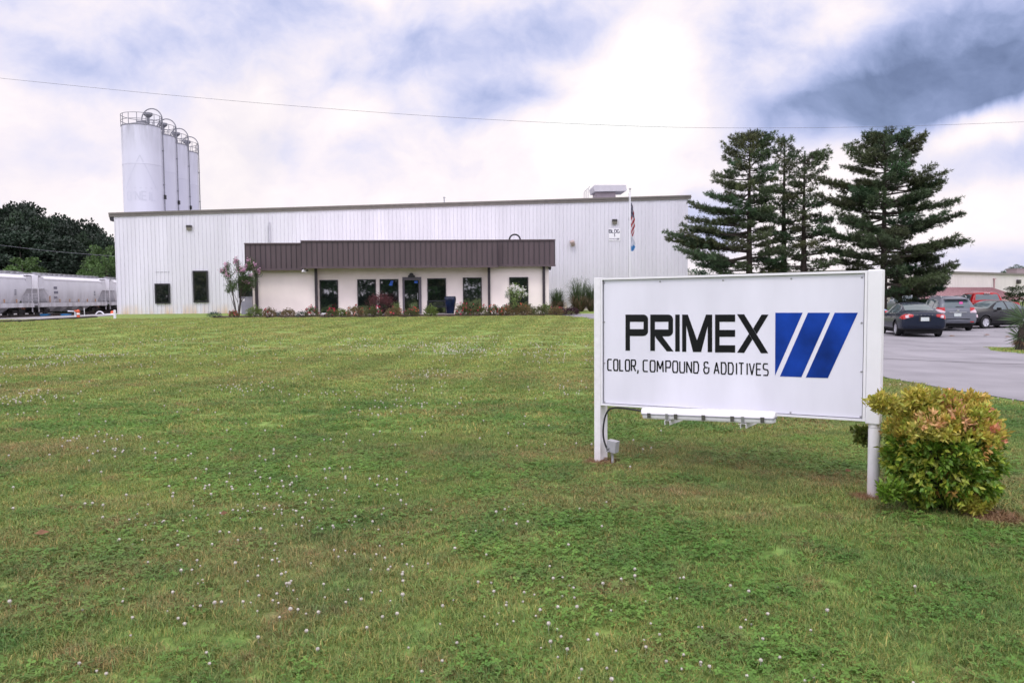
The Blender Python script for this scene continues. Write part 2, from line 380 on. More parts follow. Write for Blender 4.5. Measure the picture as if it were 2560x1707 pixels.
def inpoly(x, y, P):
    c = False; j = len(P) - 1
    for i in range(len(P)):
        if (P[i][1] > y) != (P[j][1] > y) and x < (P[j][0] - P[i][0]) * (y - P[i][1]) / (P[j][1] - P[i][1]) + P[i][0]: c = not c
        j = i
    return c
# sealed cracks across the asphalt
seal = mat('crack_seal', (.16, .15, .155), .8, .2)
def ribbon(mb, pts, w, dz):
    P = [Vector((x, y, 0)) for x, y in pts]; vs = []
    for i, p in enumerate(P):
        d = (P[min(i + 1, len(P) - 1)] - P[max(i - 1, 0)]).normalized(); nn = Vector((-d.y, d.x, 0)) * w * random.uniform(.6, 1.3) / 2
        for q in (p + nn, p - nn): vs.append((q.x, q.y, gz(q.x, q.y) + dz))
    mb.add(vs, [(2 * i, 2 * i + 1, 2 * i + 3, 2 * i + 2) for i in range(len(P) - 1)])
mb = MB()
for (x0, y0, x1, y1) in ((7.9, 21.2, 24, 17.0), (7.7, 28.5, 40, 26.2 + 2.9), (7, 34.5, 45, 33)):
    k = 40; ribbon(mb, [(x0 + (x1 - x0) * i / k, y0 + (y1 - y0) * i / k + random.uniform(-.09, .09)) for i in range(k + 1)], .07, .018)
for _ in range(26):
    x = random.uniform(9, 34); y = random.uniform(11, 36); a = random.choice((0.1, 1.6)) + random.uniform(-.5, .5); P = [(x, y)]
    for i in range(random.randint(8, 26)): a += random.uniform(-.35, .35); x += math.cos(a) * .25; y += math.sin(a) * .25; P.append((x, y))
    if all(inpoly(px_, py_, ASPH) for px_, py_ in P): ribbon(mb, P, .028, .018)
tag(mb.build('pavement_cracks', seal), kind='structure')
BED = [(-18.9, 49.6), (-18.4, 47.6), (-15, 46.6), (-10, 45.6), (-5, 45.5), (0, 45.8), (3.0, 46.5), (4.2, 47.5), (3.6, 48.6), (1, 49.5), (-14, 50.6), (-18, 50.4)]
tag(patch('flower_bed', BED, mulch, .05), kind='structure')
tag(patch('path', [(-13.1, 49.6), (-.3, 49.2), (-.3, 55), (-13.1, 55)], concrete, .08), kind='structure')
tag(patch('ballast', [(-150, 20), (-52, 50)] + [tuple(gpt(px, py))[:2] for px, py in ((-60, 807), (60, 803.5), (150, 798), (240, 792.5), (286, 789))] + [(-33, 66), (-34, 70), (-38, 150), (-70, 150), (-150, 120)], gravel, .02, 3.), kind='structure')

# ------------------------------------------------------------------ grass blades and clover (small tufts repeated over the lawn)
lib = bpy.data.collections.new('tufts')
def tuft(name, n, size, h, w, m, brown=.30):
    P = np.column_stack([rng.uniform(-size / 2, size / 2, (n, 2)), np.zeros(n)])
    az = rng.uniform(0, 2 * np.pi, n); H = h * rng.uniform(.45, 1.15, n); lean = rng.uniform(.25, 1.35, n)
    d = np.column_stack([np.cos(az), np.sin(az), np.zeros(n)]); s = np.column_stack([-np.sin(az + rng.normal(0, .7, n)), np.cos(az), np.zeros(n)]) * w * rng.uniform(.6, 1.3, n)[:, None]
    up = np.array([0, 0, 1.])
    mid = P + d * (H * lean * .35)[:, None] + up * (H * .62)[:, None]; tip = P + d * (H * lean)[:, None] + up * (H * rng.uniform(.6, 1.0, n))[:, None]
    V = np.stack([P - s, P + s, mid - s * .8, mid + s * .8, tip], 1).reshape(-1, 3)
    b = np.arange(n)[:, None] * 5
    F = np.concatenate([b + [0, 1, 3], b + [0, 3, 2], b + [2, 3, 4]])
    g = rng.uniform(.55, 1.45, n)[:, None] * np.ones((1, 3)); br = rng.random(n) < brown
    g[br] *= np.array([1.75, 1.15, 1.35]); g[:, 0] *= rng.uniform(.8, 1.25, n)
    me_o = npmesh(name, V, F, m, col=np.repeat(g, 5, 0)); COL.objects.unlink(me_o); return me_o
def clover(name, n, size):
    V = []; F = []; Cc = []
    for _ in range(n):
        x, y = random.uniform(-size / 2, size / 2), random.uniform(-size / 2, size / 2); z = random.uniform(.02, .05); a0 = random.random() * 6.3; r = random.uniform(.008, .013)
        tx, ty = random.uniform(-.4, .4), random.uniform(-.4, .4); g = random.uniform(.6, 1.1)
        for k in range(3):
            a = a0 + k * 2.094; b = len(V); pts = [(0, 0), (r * 1.0, r * .75), (r * 1.75, r * .5), (r * 1.9, 0), (r * 1.75, -r * .5), (r * 1.0, -r * .75)]
            for u, v in pts:
                px = u * math.cos(a) - v * math.sin(a); py = u * math.sin(a) + v * math.cos(a); V.append((x + px, y + py, z + px * tx + py * ty + abs(v) * .35)); Cc.append((g * .80, g * 1.04, g * .74))
            F.append([b + i for i in range(6)])
    o = npmesh(name, V, F, blade_mat, col=np.array(Cc)); COL.objects.unlink(o); return o
def scatter(name, pts, objs, scl, label_kind='stuff'):
    """geometry-nodes instances of the tufts on a cloud of points"""
    c = bpy.data.collections.new(name + '_tufts')
    for o in objs: c.objects.link(o)
    me = bpy.data.meshes.new(name); me.vertices.add(len(pts)); me.vertices.foreach_set('co', np.asarray(pts, dtype=np.float32).ravel())
    a = me.attributes.new('sc', 'FLOAT', 'POINT'); a.data.foreach_set('value', np.asarray(scl, dtype=np.float32))
    o = bpy.data.objects.new(name, me); COL.objects.link(o)
    g = bpy.data.node_groups.new(name, 'GeometryNodeTree'); g.interface.new_socket('Geometry', in_out='INPUT', socket_type='NodeSocketGeometry'); g.interface.new_socket('Geometry', in_out='OUTPUT', socket_type='NodeSocketGeometry')
    n = g.nodes; l = g.links; gi = n.new('NodeGroupInput'); go = n.new('NodeGroupOutput')
    ci = n.new('GeometryNodeCollectionInfo'); ci.inputs[0].default_value = c; ci.inputs['Separate Children'].default_value = True; ci.inputs['Reset Children'].default_value = True
    ip = n.new('GeometryNodeInstanceOnPoints'); ip.inputs['Pick Instance'].default_value = True
    rv = n.new('FunctionNodeRandomValue'); rv.data_type = 'FLOAT_VECTOR'; rv.inputs[0].default_value = (-.06, -.06, 0); rv.inputs[1].default_value = (.06, .06, 6.283)
    na = n.new('GeometryNodeInputNamedAttribute'); na.data_type = 'FLOAT'; na.inputs['Name'].default_value = 'sc'
    l.new(gi.outputs[0], ip.inputs['Points']); l.new(ci.outputs[0], ip.inputs['Instance']); l.new(rv.outputs[0], ip.inputs['Rotation']); l.new(na.outputs['Attribute'], ip.inputs['Scale']); l.new(ip.outputs[0], go.inputs[0])
    md = o.modifiers.new('scatter', 'NODES'); md.node_group = g
    return tag(o, kind='stuff')
def fld(x, y, s, o):   # cheap smooth 2-D field for patches
    return (math.sin(x * s + o) + math.sin(y * s * 1.3 + o * 2 + math.sin(x * s * .7)) + math.sin((x + y) * s * .6 + o * 3)) / 3
def lawn_pts(y0, y1, step, keep=lambda x, y: True):
    out_ = []; y = y0
    while y < y1:
        xm = .70 * y + .8; x = -xm
        while x < xm:
            a, b = x + random.uniform(-.5, .5) * step, y + random.uniform(-.5, .5) * step
            if not inpoly(a, b, ASPHB) and not inpoly(a, b, BED) and min(math.hypot(a - sx, b - sy) - r0 * 1.1 for sx, sy, r0, r1 in SOIL) > 0 and keep(a, b): out_.append((a, b, gz(a, b)))
            x += step
        y += step
    return out_
ASPHB = [(x - .15 if i < 12 else x, y) for i, (x, y) in enumerate(ASPH)]
near = [tuft('blades', 520, .3, .044, .0019, blade_mat) for _ in range(3)]
P1 = lawn_pts(2.9, 10, .19)
P2 = lawn_pts(10, 22, .32)
P3 = lawn_pts(22, 47, .7)
mid = [tuft('blades_mid', 330, .42, .05, .0042, blade_mat) for _ in range(2)]
far = [tuft('blades_far', 360, .95, .055, .009, blade_mat) for _ in range(2)]
def gsc(P): return [random.uniform(.75, 1.15) * (1.0 + .55 * max(0, fld(x, y, 1.4, 1.7)) ** 2) for x, y, z in P]
scatter('grass_near', P1, near, gsc(P1)); scatter('grass_middle', P2, mid, gsc(P2)); scatter('grass_far', P3, far, [random.uniform(.7, 1.1) for _ in P3])
for nm in ('grass_near', 'grass_middle', 'grass_far'): bpy.data.objects[nm].name = 'grass'
cl = [clover('clover_leaves', 50, .38) for _ in range(2)]
PC = lawn_pts(2.9, 13, .15, lambda x, y: fld(x, y, 1.9, .4) + .5 * fld(x, y, 5.1, 2.) > random.uniform(-.55, 1.1))
scatter('clover', PC, cl, [random.uniform(.65, 1.0) for _ in PC])

# clover blossoms: the 300 largest in view as individuals, the rest of the speckle as one mass
def blossom_mesh(V, F, c, s, hh=.06):
    x, y, z = c; b = len(V); n = 7; tilt = random.uniform(-.004, .004)
    for (r, h) in ((.004, -.006), (.0105, .001), (.0115, .007), (.008, .013), (.002, .016)):
        for k in range(n):
            a = 6.283 * k / n; rr = r * s * (1 + .12 * math.sin(3 * a + r * 900)); V.append((x + rr * math.cos(a) + tilt, y + rr * math.sin(a), z + hh + h * s))
    for i in range(4):
        for k in range(n): F.append((b + i * n + k, b + i * n + (k + 1) % n, b + (i + 1) * n + (k + 1) % n, b + (i + 1) * n + k))
    b = len(V); V += [(x - .001, y, z), (x + .001, y, z), (x + .001, y, z + hh), (x - .001, y, z + hh)]; F.append((b, b + 1, b + 2, b + 3))
clw = mat('clover_white', (.62, .57, .50), .8, .35, 90, bump=.6, bscale=300)
protos = []
for i in range(4):
    V = []; F = []; blossom_mesh(V, F, (0, 0, 0), (1.0, .85, 1.12, .95)[i], (.055, .045, .065, .05)[i]); protos.append(npmesh('clover_flower', V, F, clw, smooth=True)); COL.objects.unlink(protos[-1])
cand = []
tries = 0
while len(cand) < 1450 and tries < 200000:
    tries += 1
    y = math.sqrt(9.5 + 780 * random.random()); x = random.uniform(-.66, .66) * y
    dens = fld(x, y, .55, 2.2) * .5 + fld(x, y, 1.9, 5.1) * .5
    if random.random() < max(.035, dens * 1.5 - .12) * (.95 if y < 6 else .8) * (.35 if x > 1 else 1) and not inpoly(x, y, ASPHB) and not (abs(x - BUSH.x) < .7 and abs(y - BUSH.y) < .6): cand.append((math.hypot(x, y), x, y))
cand.sort()
LBLF = 'white clover blossom on a short stem in the mown lawn'
for i, (d, x, y) in enumerate(cand[:300]):
    o = protos[i % 4].copy(); COL.objects.link(o); o.location = (x, y, gz(x, y)); o.rotation_euler = (random.uniform(-.2, .2), random.uniform(-.2, .2), random.random() * 6); s = random.uniform(.5, .95); o.scale = (s, s, s)
    tag(o, LBLF, 'clover flower', 'white clover blossoms in the near lawn')
V = []; F = []
for d, x, y in cand[300:]: blossom_mesh(V, F, (x, y, gz(x, y)), 1.0 + .2 * ss((d - 9) / 15))
for _ in range(450):
    y = random.uniform(20, 46); x = random.uniform(-.66, .3) * y
    if fld(x, y, .35, 1.) + .4 * fld(x, y, 1.6, 3) > random.uniform(0, .9) and not inpoly(x, y, ASPHB) and not inpoly(x, y, BED): blossom_mesh(V, F, (x, y, gz(x, y)), 1.25, .05)
F4 = [f for f in F]
tag(npmesh('clover_flowers', V, F4, clw), kind='stuff')
mb = MB()   # a few dead leaves
dead = mat('dead_leaf', (.20, .10, .05), .8, .3, 20)
for (px, py, s) in ((105, 1350, .055), (2120, 1190, .03), (560, 1300, .03)):
    p = gpt(px, py); mbl = MB()
    mbl.add([(p.x - s, p.y, p.z + .05), (p.x - s * .3, p.y + s * .5, p.z + .075), (p.x + s, p.y + s * .2, p.z + .06), (p.x + s * .2, p.y - s * .45, p.z + .05), (p.x, p.y, p.z + .045)], [(0, 4, 1), (1, 4, 2), (2, 4, 3), (3, 4, 0)])
    tag(mbl.build('dead_leaf', dead), {105: 'curled brown leaf in the grass near the left edge', 2120: 'small brown leaf in the grass under the sign beside the right post', 560: 'small brown leaf in the open grass left of centre'}[px], 'leaf')

# ------------------------------------------------------------------ sign
def build_sign():
    d = (SR - SL); Ls = d.length; rz = math.atan2(d.y, d.x)
    t = thing('company_sign', 'large white company sign on two posts with black letters and blue slanted stripes', 'sign', SL, rz)
    ux = d.normalized(); nn = Vector((-ux.y, ux.x, 0))                        # nn points away from the camera
    def sp_(zx, zy, off=0.):
        """point of the 1st close-up -> (u, z) on the sign face"""
        r = ray(zx / 2.613 + 1460, zy / 2.613 + 660); o_ = SL + nn * off
        k = (o_ - CAM).dot(nn) / r.dot(nn); p = CAM + r * k; return ((p - SL).dot(ux), p.z)
    zt = (sp_(115, 92)[1] + sp_(1845, 45)[1]) / 2; zb = (sp_(115, 922)[1] + sp_(1845, 1028)[1]) / 2
    u0 = sp_(108, 500)[0]; u1 = sp_(1845, 500)[0]
    ztL = sp_(110, 92)[1]; ztR = sp_(1845, 42)[1]; zbL = sp_(110, 922)[1]; zbR = sp_(1845, 1028)[1]
    def zT(u): return ztL + (ztR - ztL) * (u - u0) / (u1 - u0)
    def zB(u): return zbL + (zbR - zbL) * (u - u0) / (u1 - u0)
    def slab(ua, ub, e0, e1, y0, y1, mb):   # strip between two insets measured from top / bottom edges
        mb.add([(ua, y0, e0(ua)), (ub, y0, e0(ub)), (ub, y1, e0(ub)), (ua, y1, e0(ua)), (ua, y0, e1(ua)), (ub, y0, e1(ub)), (ub, y1, e1(ub)), (ua, y1, e1(ua))],
               [(0, 3, 2, 1), (4, 5, 6, 7), (0, 1, 5, 4), (1, 2, 6, 5), (2, 3, 7, 6), (3, 0, 4, 7)])
    # panel, frame
    m = MB(); slab(u0 + .03, u1 - .03, lambda u: zB(u) + .025, lambda u: zT(u) - .025, .022, .11, m); m.build('panel', panel_white, t)
    m = MB(); fw = .021
    slab(u0, u1, lambda u: zT(u) - fw, zT, 0, .13, m); slab(u0, u1, zB, lambda u: zB(u) + fw * .8, 0, .13, m)
    slab(u0, u0 + fw * .9, lambda u: zB(u) + fw * .8, lambda u: zT(u) - fw, 0, .13, m); slab(u1 - fw, u1, lambda u: zB(u) + fw * .8, lambda u: zT(u) - fw, 0, .13, m)
    m.build('frame', white_paint, t)
    m = MB(); g = .004
    slab(u0 + fw * .9, u1 - fw, lambda u: zT(u) - fw - g, lambda u: zT(u) - fw - .0001, .017, .021, m); slab(u0 + fw * .9, u1 - fw, lambda u: zB(u) + fw * .8 + .0001, lambda u: zB(u) + fw * .8 + g, .017, .021, m)
    slab(u0 + fw * .9, u0 + fw * .9 + g, lambda u: zB(u) + fw + .006, lambda u: zT(u) - fw - .006, .016, .021, m); slab(u1 - fw - g, u1 - fw, lambda u: zB(u) + fw + .006, lambda u: zT(u) - fw - .006, .016, .021, m)
    m.build('frame_gasket', grey_metal, t)
    # posts
    MB().box(u0 - .075, u0 - .002, -.004, .16, -.1, zT(u0) + .004).build('post', post_paint, t, bevel=.004)
    a = sp_(1852, 40)[0]; b = sp_(1951, 45)[0]; zc = zB(u1) - .02
    sl = MB().box(u1 + .002, b, -.01, .125, zc, zT(u1) + .006).build('post_sleeve', white_paint, t, bevel=.010)
    pc = (u1 + .055 + .012, .05); rr = .049
    MB().lathe([(rr, -.1), (rr * 1.02, .0), (rr, .25), (rr * .985, .28), (rr, .285), (rr, .62), (rr * .985, .63), (rr, .64), (rr, zc + .05)], 28, (pc[0], pc[1], 0)).build('post', post_paint, t, smooth=True)
    MB().lathe([(rr + .001, .0), (rr + .0015, .003)], 28, (pc[0], pc[1], .60)).build('post_seam', silver, t)
    # lettering: polygons measured on the sign face, raised 2 mm
    yf = .0195
    def poly_part(name, polys, mt, parent=t, dep=.0025):
        bm = bmesh.new()
        for P in polys:
            q = [sp_(x, y, .02) for x, y in P]
            vs = [bm.verts.new((u, yf, z)) for u, z in q]; f = bm.faces.new(vs)
            bmesh.ops.triangulate(bm, faces=[f])
            b_ = [bm.verts.new((u, yf + dep, z)) for u, z in q]
            for i in range(len(vs)): bm.faces.new((vs[i], vs[(i + 1) % len(vs)], b_[(i + 1) % len(vs)], b_[i]))
        bmesh.ops.recalc_face_normals(bm, faces=bm.faces)
        me = bpy.data.meshes.new(name); bm.to_mesh(me); bm.free(); me.materials.append(mt)
        o = bpy.data.objects.new(name, me); COL.objects.link(o); o.parent = parent; return o
    def q(x0, y0, x1, y1): return [(x0, y0), (x1, y0), (x1, y1), (x0, y1)]
    def arc(cx, cy, rx, ry, a0, a1, n=6): return [(cx + rx * math.cos(R_(a0 + (a1 - a0) * i / n)), cy - ry * math.sin(R_(a0 + (a1 - a0) * i / n))) for i in range(n + 1)]
    PL = [q(271, 330, 300, 565)]
    PL += [[(300, 330)] + arc(388, 362, 30, 32, 90, 0) + [(418, 377), (300, 377)], q(389, 377, 418, 425), [(300, 425), (418, 425)] + arc(384, 440, 34, 30, 0, -90) + [(300, 470)]]
    poly_part('letter_p', PL, black_vinyl)
    PR = [q(433, 330, 463, 567), [(463, 330)] + arc(550, 362, 31, 32, 90, 0) + [(581, 377), (463, 377)], q(551, 377, 581, 427), [(463, 427), (581, 427)] + arc(547, 442, 34, 30, 0, -90) + [(463, 472)],
          [(466, 472), (511, 472), (584, 570), (541, 570), (468, 480)]]
    poly_part('letter_r', PR, black_vinyl)
    poly_part('letter_i', [q(596, 330, 625, 571)], black_vinyl)
    poly_part('letter_m', [[(641, 330), (678, 330), (738, 498), (797, 330), (837, 330), (837, 575), (808, 575), (808, 405), (765, 574), (712, 574), (668, 400), (668, 573), (641, 573)]], black_vinyl)
    poly_part('letter_e', [q(856, 330, 885, 577), q(885, 330, 987, 377), q(885, 430, 987, 475), q(885, 530, 987, 577)], black_vinyl)
    poly_part('letter_x', [[(1000, 328), (1046, 328), (1203, 582), (1156, 582)], [(1160, 330), (1205, 330), (1128, 457.5), (1105.3, 421)], [(1000, 578), (1046, 580), (1099.6, 493), (1077, 456)]], black_vinyl)
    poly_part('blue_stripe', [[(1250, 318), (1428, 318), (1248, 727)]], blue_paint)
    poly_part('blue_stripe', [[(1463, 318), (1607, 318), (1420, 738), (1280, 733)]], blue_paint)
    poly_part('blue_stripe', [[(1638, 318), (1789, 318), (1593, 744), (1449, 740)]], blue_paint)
    # tagline in a squared stroke lettering
    def band(y0u, x):   # baseline / cap line of the tagline at x
        return 693 + (727 - 693) * (x - 155) / (1207 - 155), 622 + (652 - 622) * (x - 155) / (1207 - 155)
    polys = []
    for word, xa, xb in (('COLOR,', 155, 362), ('COMPOUND', 387, 752), ('&', 783, 820), ('ADDITIVES', 850, 1207)):
        adv = [ADV.get(c_, 1.) for c_ in word]; k = (xb - xa) / (sum(adv) - .22); x = xa
        for c_, a_ in zip(word, adv):
            for pl in GL[c_]:
                st = stroke([(x + u * k * .68 * a_, v) for u, v in [(p[0], p[1]) for p in pl]], 8.6, lambda X, Vv: (X, band(0, X)[0] + (band(0, X)[1] - band(0, X)[0]) * Vv))
                polys += st
            x += a_ * k
    poly_part('tagline_lettering', polys, black_vinyl)
    # screws with washers along the edge
    for i, (x, y) in enumerate(((132, 124), (497, 115), (908, 106), (1354, 96), (1816, 86), (1814, 384), (1811, 702), (1807, 995), (1349, 968), (134, 900), (134, 646), (133, 379))):
        u, z = sp_(x, y, .02); m = MB().lathe([(.009, 0), (.009, .003), (.006, .006), (.0, .008)], 10)
        m.build('screw', silver, t, xf=Matrix.Translation((u, .0215, z)) @ Matrix.Rotation(R_(90), 4, 'X'))
    # strip light under the panel on two square arms
    ya = -.30
    def lp(zx, zy, off): return sp_(zx, zy, off)
    uA = lp(385, 975, ya)[0]; uB = lp(1255, 1000, ya)[0]; zA = lp(400, 975, ya)[1]; zBm = lp(1240, 1005, ya)[1]
    lt = thing('strip_light', 'long white strip light on two square arms below the sign panel', 'light')
    lt.parent = None; lt.location = SL; lt.rotation_euler = (0, 0, rz)
    tl = (zBm - zA) / (uB - uA); Lm = uB - uA
    X = Matrix.Translation((uA, ya, zA)) @ Matrix.Rotation(-math.atan(tl), 4, 'Y')
    def xsec(prof, x0, x1, name, mt, inset=.0):
        m = MB(); n = len(prof); xs = [x0, x0 + .012, x0 + .05, x1 - .05, x1 - .012, x1]; sc = [.72, .93, 1, 1, .93, .72]; vs = []
        cy = sum(p[0] for p in prof) / n; cz = sum(p[1] for p in prof) / n
        for xx, s in zip(xs, sc): vs += [(xx, cy + (p[0] - cy) * s, cz + (p[1] - cz) * s) for p in prof]
        m.add(vs, [(i * n + k, i * n + (k + 1) % n, (i + 1) * n + (k + 1) % n, (i + 1) * n + k) for i in range(5) for k in range(n)] + [tuple(range(n)), tuple(range(5 * n, 6 * n))])
        return m.build(name, mt, lt, smooth=True, xf=X)
    xsec([(-.06, .0), (-.058, .02), (-.045, .046), (-.02, .058), (.03, .058), (.052, .046), (.06, .02), (.06, .0)], 0, Lm, 'diffuser', light_plastic)
    xsec([(-.056, -.002), (-.056, -.03), (-.045, -.045), (.045, -.045), (.056, -.03), (.056, -.002)], .012, Lm - .012, 'housing', white_paint)
    xsec([(-.063, -.004), (-.063, .004), (.063, .004), (.063, -.004)], .0, Lm, 'seal_strip', grey_metal)
    clipm = mat('dark_clip', (.085, .085, .07), .4, .1)
    for zx in (425, 600, 781, 970, 1167):
        u = lp(zx, 990, ya - .06)[0] - uA; MB().box(u - .0165, u + .0165, -.069, -.0635, -.036, .012).build('clip', clipm, lt, xf=X)
    for zx, w in ((544, .055), (1040, .055)):
        u = lp(zx, 1040, ya - .05)[0] - uA; m = MB()
        z1 = -.052; z0 = z1 - .042; tk = .004; y0, y1 = -.06, .40
        m.box(u - w / 2, u + w / 2, y0, y1, z1 - tk, z1); m.box(u - w / 2, u - w / 2 + tk, y0, y1, z0, z1 - tk); m.box(u + w / 2 - tk, u + w / 2, y0, y1, z0, z1 - tk)
        m.build('support_arm', post_paint, lt, xf=X)
        MB().box(u - .013, u + .013, -.0685, -.0635, -.048, .012).build('bracket', silver, lt, xf=X)
    # cable, junction box and conduit on the left post
    uj, zj = sp_(178, 1190, .0)
    cb_ = [(sp_(x, y, o_)[0], o_, sp_(x, y, o_)[1]) for x, y, o_ in ((400, 968, -.29), (365, 958, -.25), (325, 951, -.14), (262, 941, -.06), (205, 938, -.03), (165, 950, -.02), (142, 985, -.02), (129, 1040, -.02), (125, 1100, -.02), (131, 1150, -.02), (148, 1200, -.02), (170, 1222, .0))]
    P = smooth_path(cb_, 8)
    cbo = MB().tube(P, .0095, 8).build('power_cable', rubber, None, smooth=True); cbo.location = SL; cbo.rotation_euler = (0, 0, rz)
    tag(cbo, 'black power cable looping from the strip light down to the junction box', 'cable')
    jb = thing('junction_box', 'grey metal junction box fixed to the left post of the sign', 'electrical box', SL, rz)
    Xj = Matrix.Translation((uj - .02, .03, zj)) @ Matrix.Rotation(R_(7), 4, 'Y')
    MB().box(-.03, .075, -.045, .045, -.062, .062).build('box', grey_box, jb, bevel=.004, xf=Xj)
    MB().tube([(0.02, .0, -.06), (.035, 0, -.125), (.045, 0, -zj - .02)], .013, 10).build('conduit', grey_box, jb, smooth=True, xf=Xj)
    for dx, dz in ((-.005, -.02), (.005, -.05)): MB().lathe([(.013, 0), (.013, .012), (.008, .02), (0, .02)], 12).build('connector', silver, jb, smooth=True, xf=Xj @ Matrix.Translation((dx, -.046, dz)) @ Matrix.Rotation(R_(90), 4, 'X'))
def zBx(f, u): return f(u)
def smooth_path(P, k):
    P = [Vector(p) for p in P]; P = [P[0]] + P + [P[-1]]; o = []
    for i in range(1, len(P) - 2):
        for j in range(k):
            t = j / k; a, b, c_, d = P[i - 1], P[i], P[i + 1], P[i + 2]
            o.append(.5 * ((2 * b) + (c_ - a) * t + (2 * a - 5 * b + 4 * c_ - d) * t * t + (3 * b - a - 3 * c_ + d) * t ** 3))
    o.append(P[-2]); return o
def stroke(pl, w, f):
    """polyline in (x, 0..1) -> quads of width w after mapping f; y grows downward in the mapped plane"""
    P = [Vector(f(*p)) for p in pl]; out_ = []; n = len(P); L = []; Rr = []
    for i in range(1, n - 1):      # sharp corner: two butted strokes instead of a mitre
        if (P[i] - P[i - 1]).normalized().dot((P[i + 1] - P[i]).normalized()) < -.2: return stroke(pl[:i + 1], w, f) + stroke(pl[i:], w, f)
    for i in range(n):
        d1 = (P[i] - P[i - 1]).normalized() if i else None; d2 = (P[i + 1] - P[i]).normalized() if i < n - 1 else None
        if d1 is None: d1 = d2
        if d2 is None: d2 = d1
        nn = Vector((-(d1 + d2).y, (d1 + d2).x))
        if nn.length < 1e-6: nn = Vector((-d1.y, d1.x))
        nn.normalize(); k = 1 / max(.55, nn.dot(Vector((-d1.y, d1.x))))
        L.append(P[i] + nn * w / 2 * k); Rr.append(P[i] - nn * w / 2 * k)
    for i in range(n - 1): out_.append([tuple(L[i]), tuple(L[i + 1]), tuple(Rr[i + 1]), tuple(Rr[i])])
    return out_
e = .16
GL = {
 'C': [[(.95, 1), (e, 1), (0, 1 - e * .8), (0, e * .8), (e, 0), (.95, 0)]],
 'O': [[(.5, 1), (e, 1), (0, 1 - e), (0, e), (e, 0), (1 - e, 0), (1, e), (1, 1 - e), (1 - e, 1), (.5, 1)]],
 'L': [[(0, 1), (0, 0), (.9, 0)]],
 'R': [[(0, 0), (0, 1), (1 - e, 1), (1, 1 - e), (1, .5 + e), (1 - e, .47), (.08, .47)], [(.5, .44), (1, 0)]],
 ',': [[(.3, .1), (.05, -.22)]],
 'M': [[(0, 0), (0.05, 1), (.5, .25), (.95, 1), (1, 0)]],
 'P': [[(0, 0), (0, 1), (1 - e, 1), (1, 1 - e), (1, .5 + e), (1 - e, .42), (.08, .42)]],
 'U': [[(0, 1), (0, e), (e, 0), (1 - e, 0), (1, e), (1, 1)]],
 'N': [[(0, 0), (0, 1), (1, 0), (1, 1)]],
 'D': [[(0.03, 0), (0.03, 1), (1 - e * 1.5, 1), (1, 1 - e * 1.5), (1, e * 1.5), (1 - e * 1.5, 0), (.06, 0)]],
 'A': [[(0, 0), (.5, 1), (1, 0)], [(.2, .3), (.8, .3)]],
 'I': [[(.5, 0), (.5, 1)]], 'T': [[(0, 1), (1, 1)], [(.5, .96), (.5, 0)]],
 'V': [[(0, 1), (.5, 0), (1, 1)]],
 'E': [[(.95, 1), (0, 1), (0, 0), (.95, 0)], [(.05, .5), (.85, .5)]],
 'S': [[(.95, 1), (e, 1), (0, 1 - e), (0, .5 + e), (e, .52), (1 - e, .48), (1, .5 - e), (1, e), (1 - e, 0), (.02, 0)]],
 '&': [[(1, .55), (1, .2), (.75, 0), (.25, 0), (0, .2), (0, .38), (.2, .52), (.75, .52)], [(.2, .55), (.05, .72), (.1, .95), (.3, 1), (.7, 1), (.85, .85)]],
 'B': [[(0, 0), (0, 1), (.8, 1), (.95, .85), (.95, .65), (.8, .53), (.05, .53)], [(.8, .49), (1, .35), (1, .15), (.85, 0), (.05, 0)]],
 'G': [[(.95, 1), (e, 1), (0, 1 - e), (0, e), (e, 0), (1, 0), (1, .45), (.55, .45)]],
 '1': [[(.15, .8), (.5, 1), (.5, 0)]], '2': [[(0, .85), (.15, 1), (.85, 1), (1, .85), (1, .62), (0, .12), (0, 0), (1, 0)]],
 "'": [[(.5, 1), (.4, .72)]], 'X': [[(0, 0), (1, 1)], [(0, 1), (.45, .55)], [(.55, .45), (1, 0)]],
}
ADV = {'I': .5, ',': .55, 'M': 1.25, '&': 1.0, "'": .45, '1': .8, 'L': .95, 'E': .95}
def text_polys(word, x0, z0, w, h, th):
    adv = [ADV.get(c_, 1.) for c_ in word]; k = w / (sum(adv) - .22); x = x0; out_ = []
    for c_, a_ in zip(word, adv):
        for pl in GL.get(c_, []): out_ += stroke([(x + u * k * .72 * a_, v) for u, v in pl], th, lambda X, Vv: (X, z0 + Vv * h))
        x += a_ * k
    return out_
build_sign()
# ------------------------------------------------------------------ main building (long metal shed)
MA = Vector((-31.17, 62.0, 0)); MR = Vector((14.43, 64.4, 0)); mrz = math.atan2(MR.y - MA.y, MR.x - MA.x)
class Face:
    """a vertical wall plane: pixel -> (u along, z up)"""
    def __init__(s, A, B, off=0.):
        s.A = Vector((A[0], A[1], 0)); d = Vector((B[0] - A[0], B[1] - A[1], 0)); s.L = d.length; s.u = d.normalized(); s.n = Vector((-s.u.y, s.u.x, 0)); s.rz = math.atan2(d.y, d.x)
    def p(s, px, py, off=0.):
        r = ray(px, py); o = s.A + s.n * off; k = (o - CAM).dot(s.n) / r.dot(s.n); p = CAM + r * k
        return ((p - s.A).dot(s.u), p.z)
MF = Face(MA, MR)
def zl(f, px, py, off=0.): return f.p(px, py, off)
bld = thing('warehouse', 'long white ribbed metal warehouse with sloping roof edge behind the brown trimmed office', 'building', MA, mrz)
HL, HR, LM = 8.5, 9.82, MF.L; Z0 = .15
def roofz(u): return HL + (HR - HL) * u / LM
prof = []; pitch = .3048; u = 0.
while u < LM - .05:
    for du, dy in ((0, 0), (.02, -.04), (.06, -.04), (.08, 0), (.17, 0), (.18, -.008), (.20, 0)): 
        if u + du < LM: prof.append((u + du, dy))
    u += pitch
prof.append((LM, 0))
V = []; 
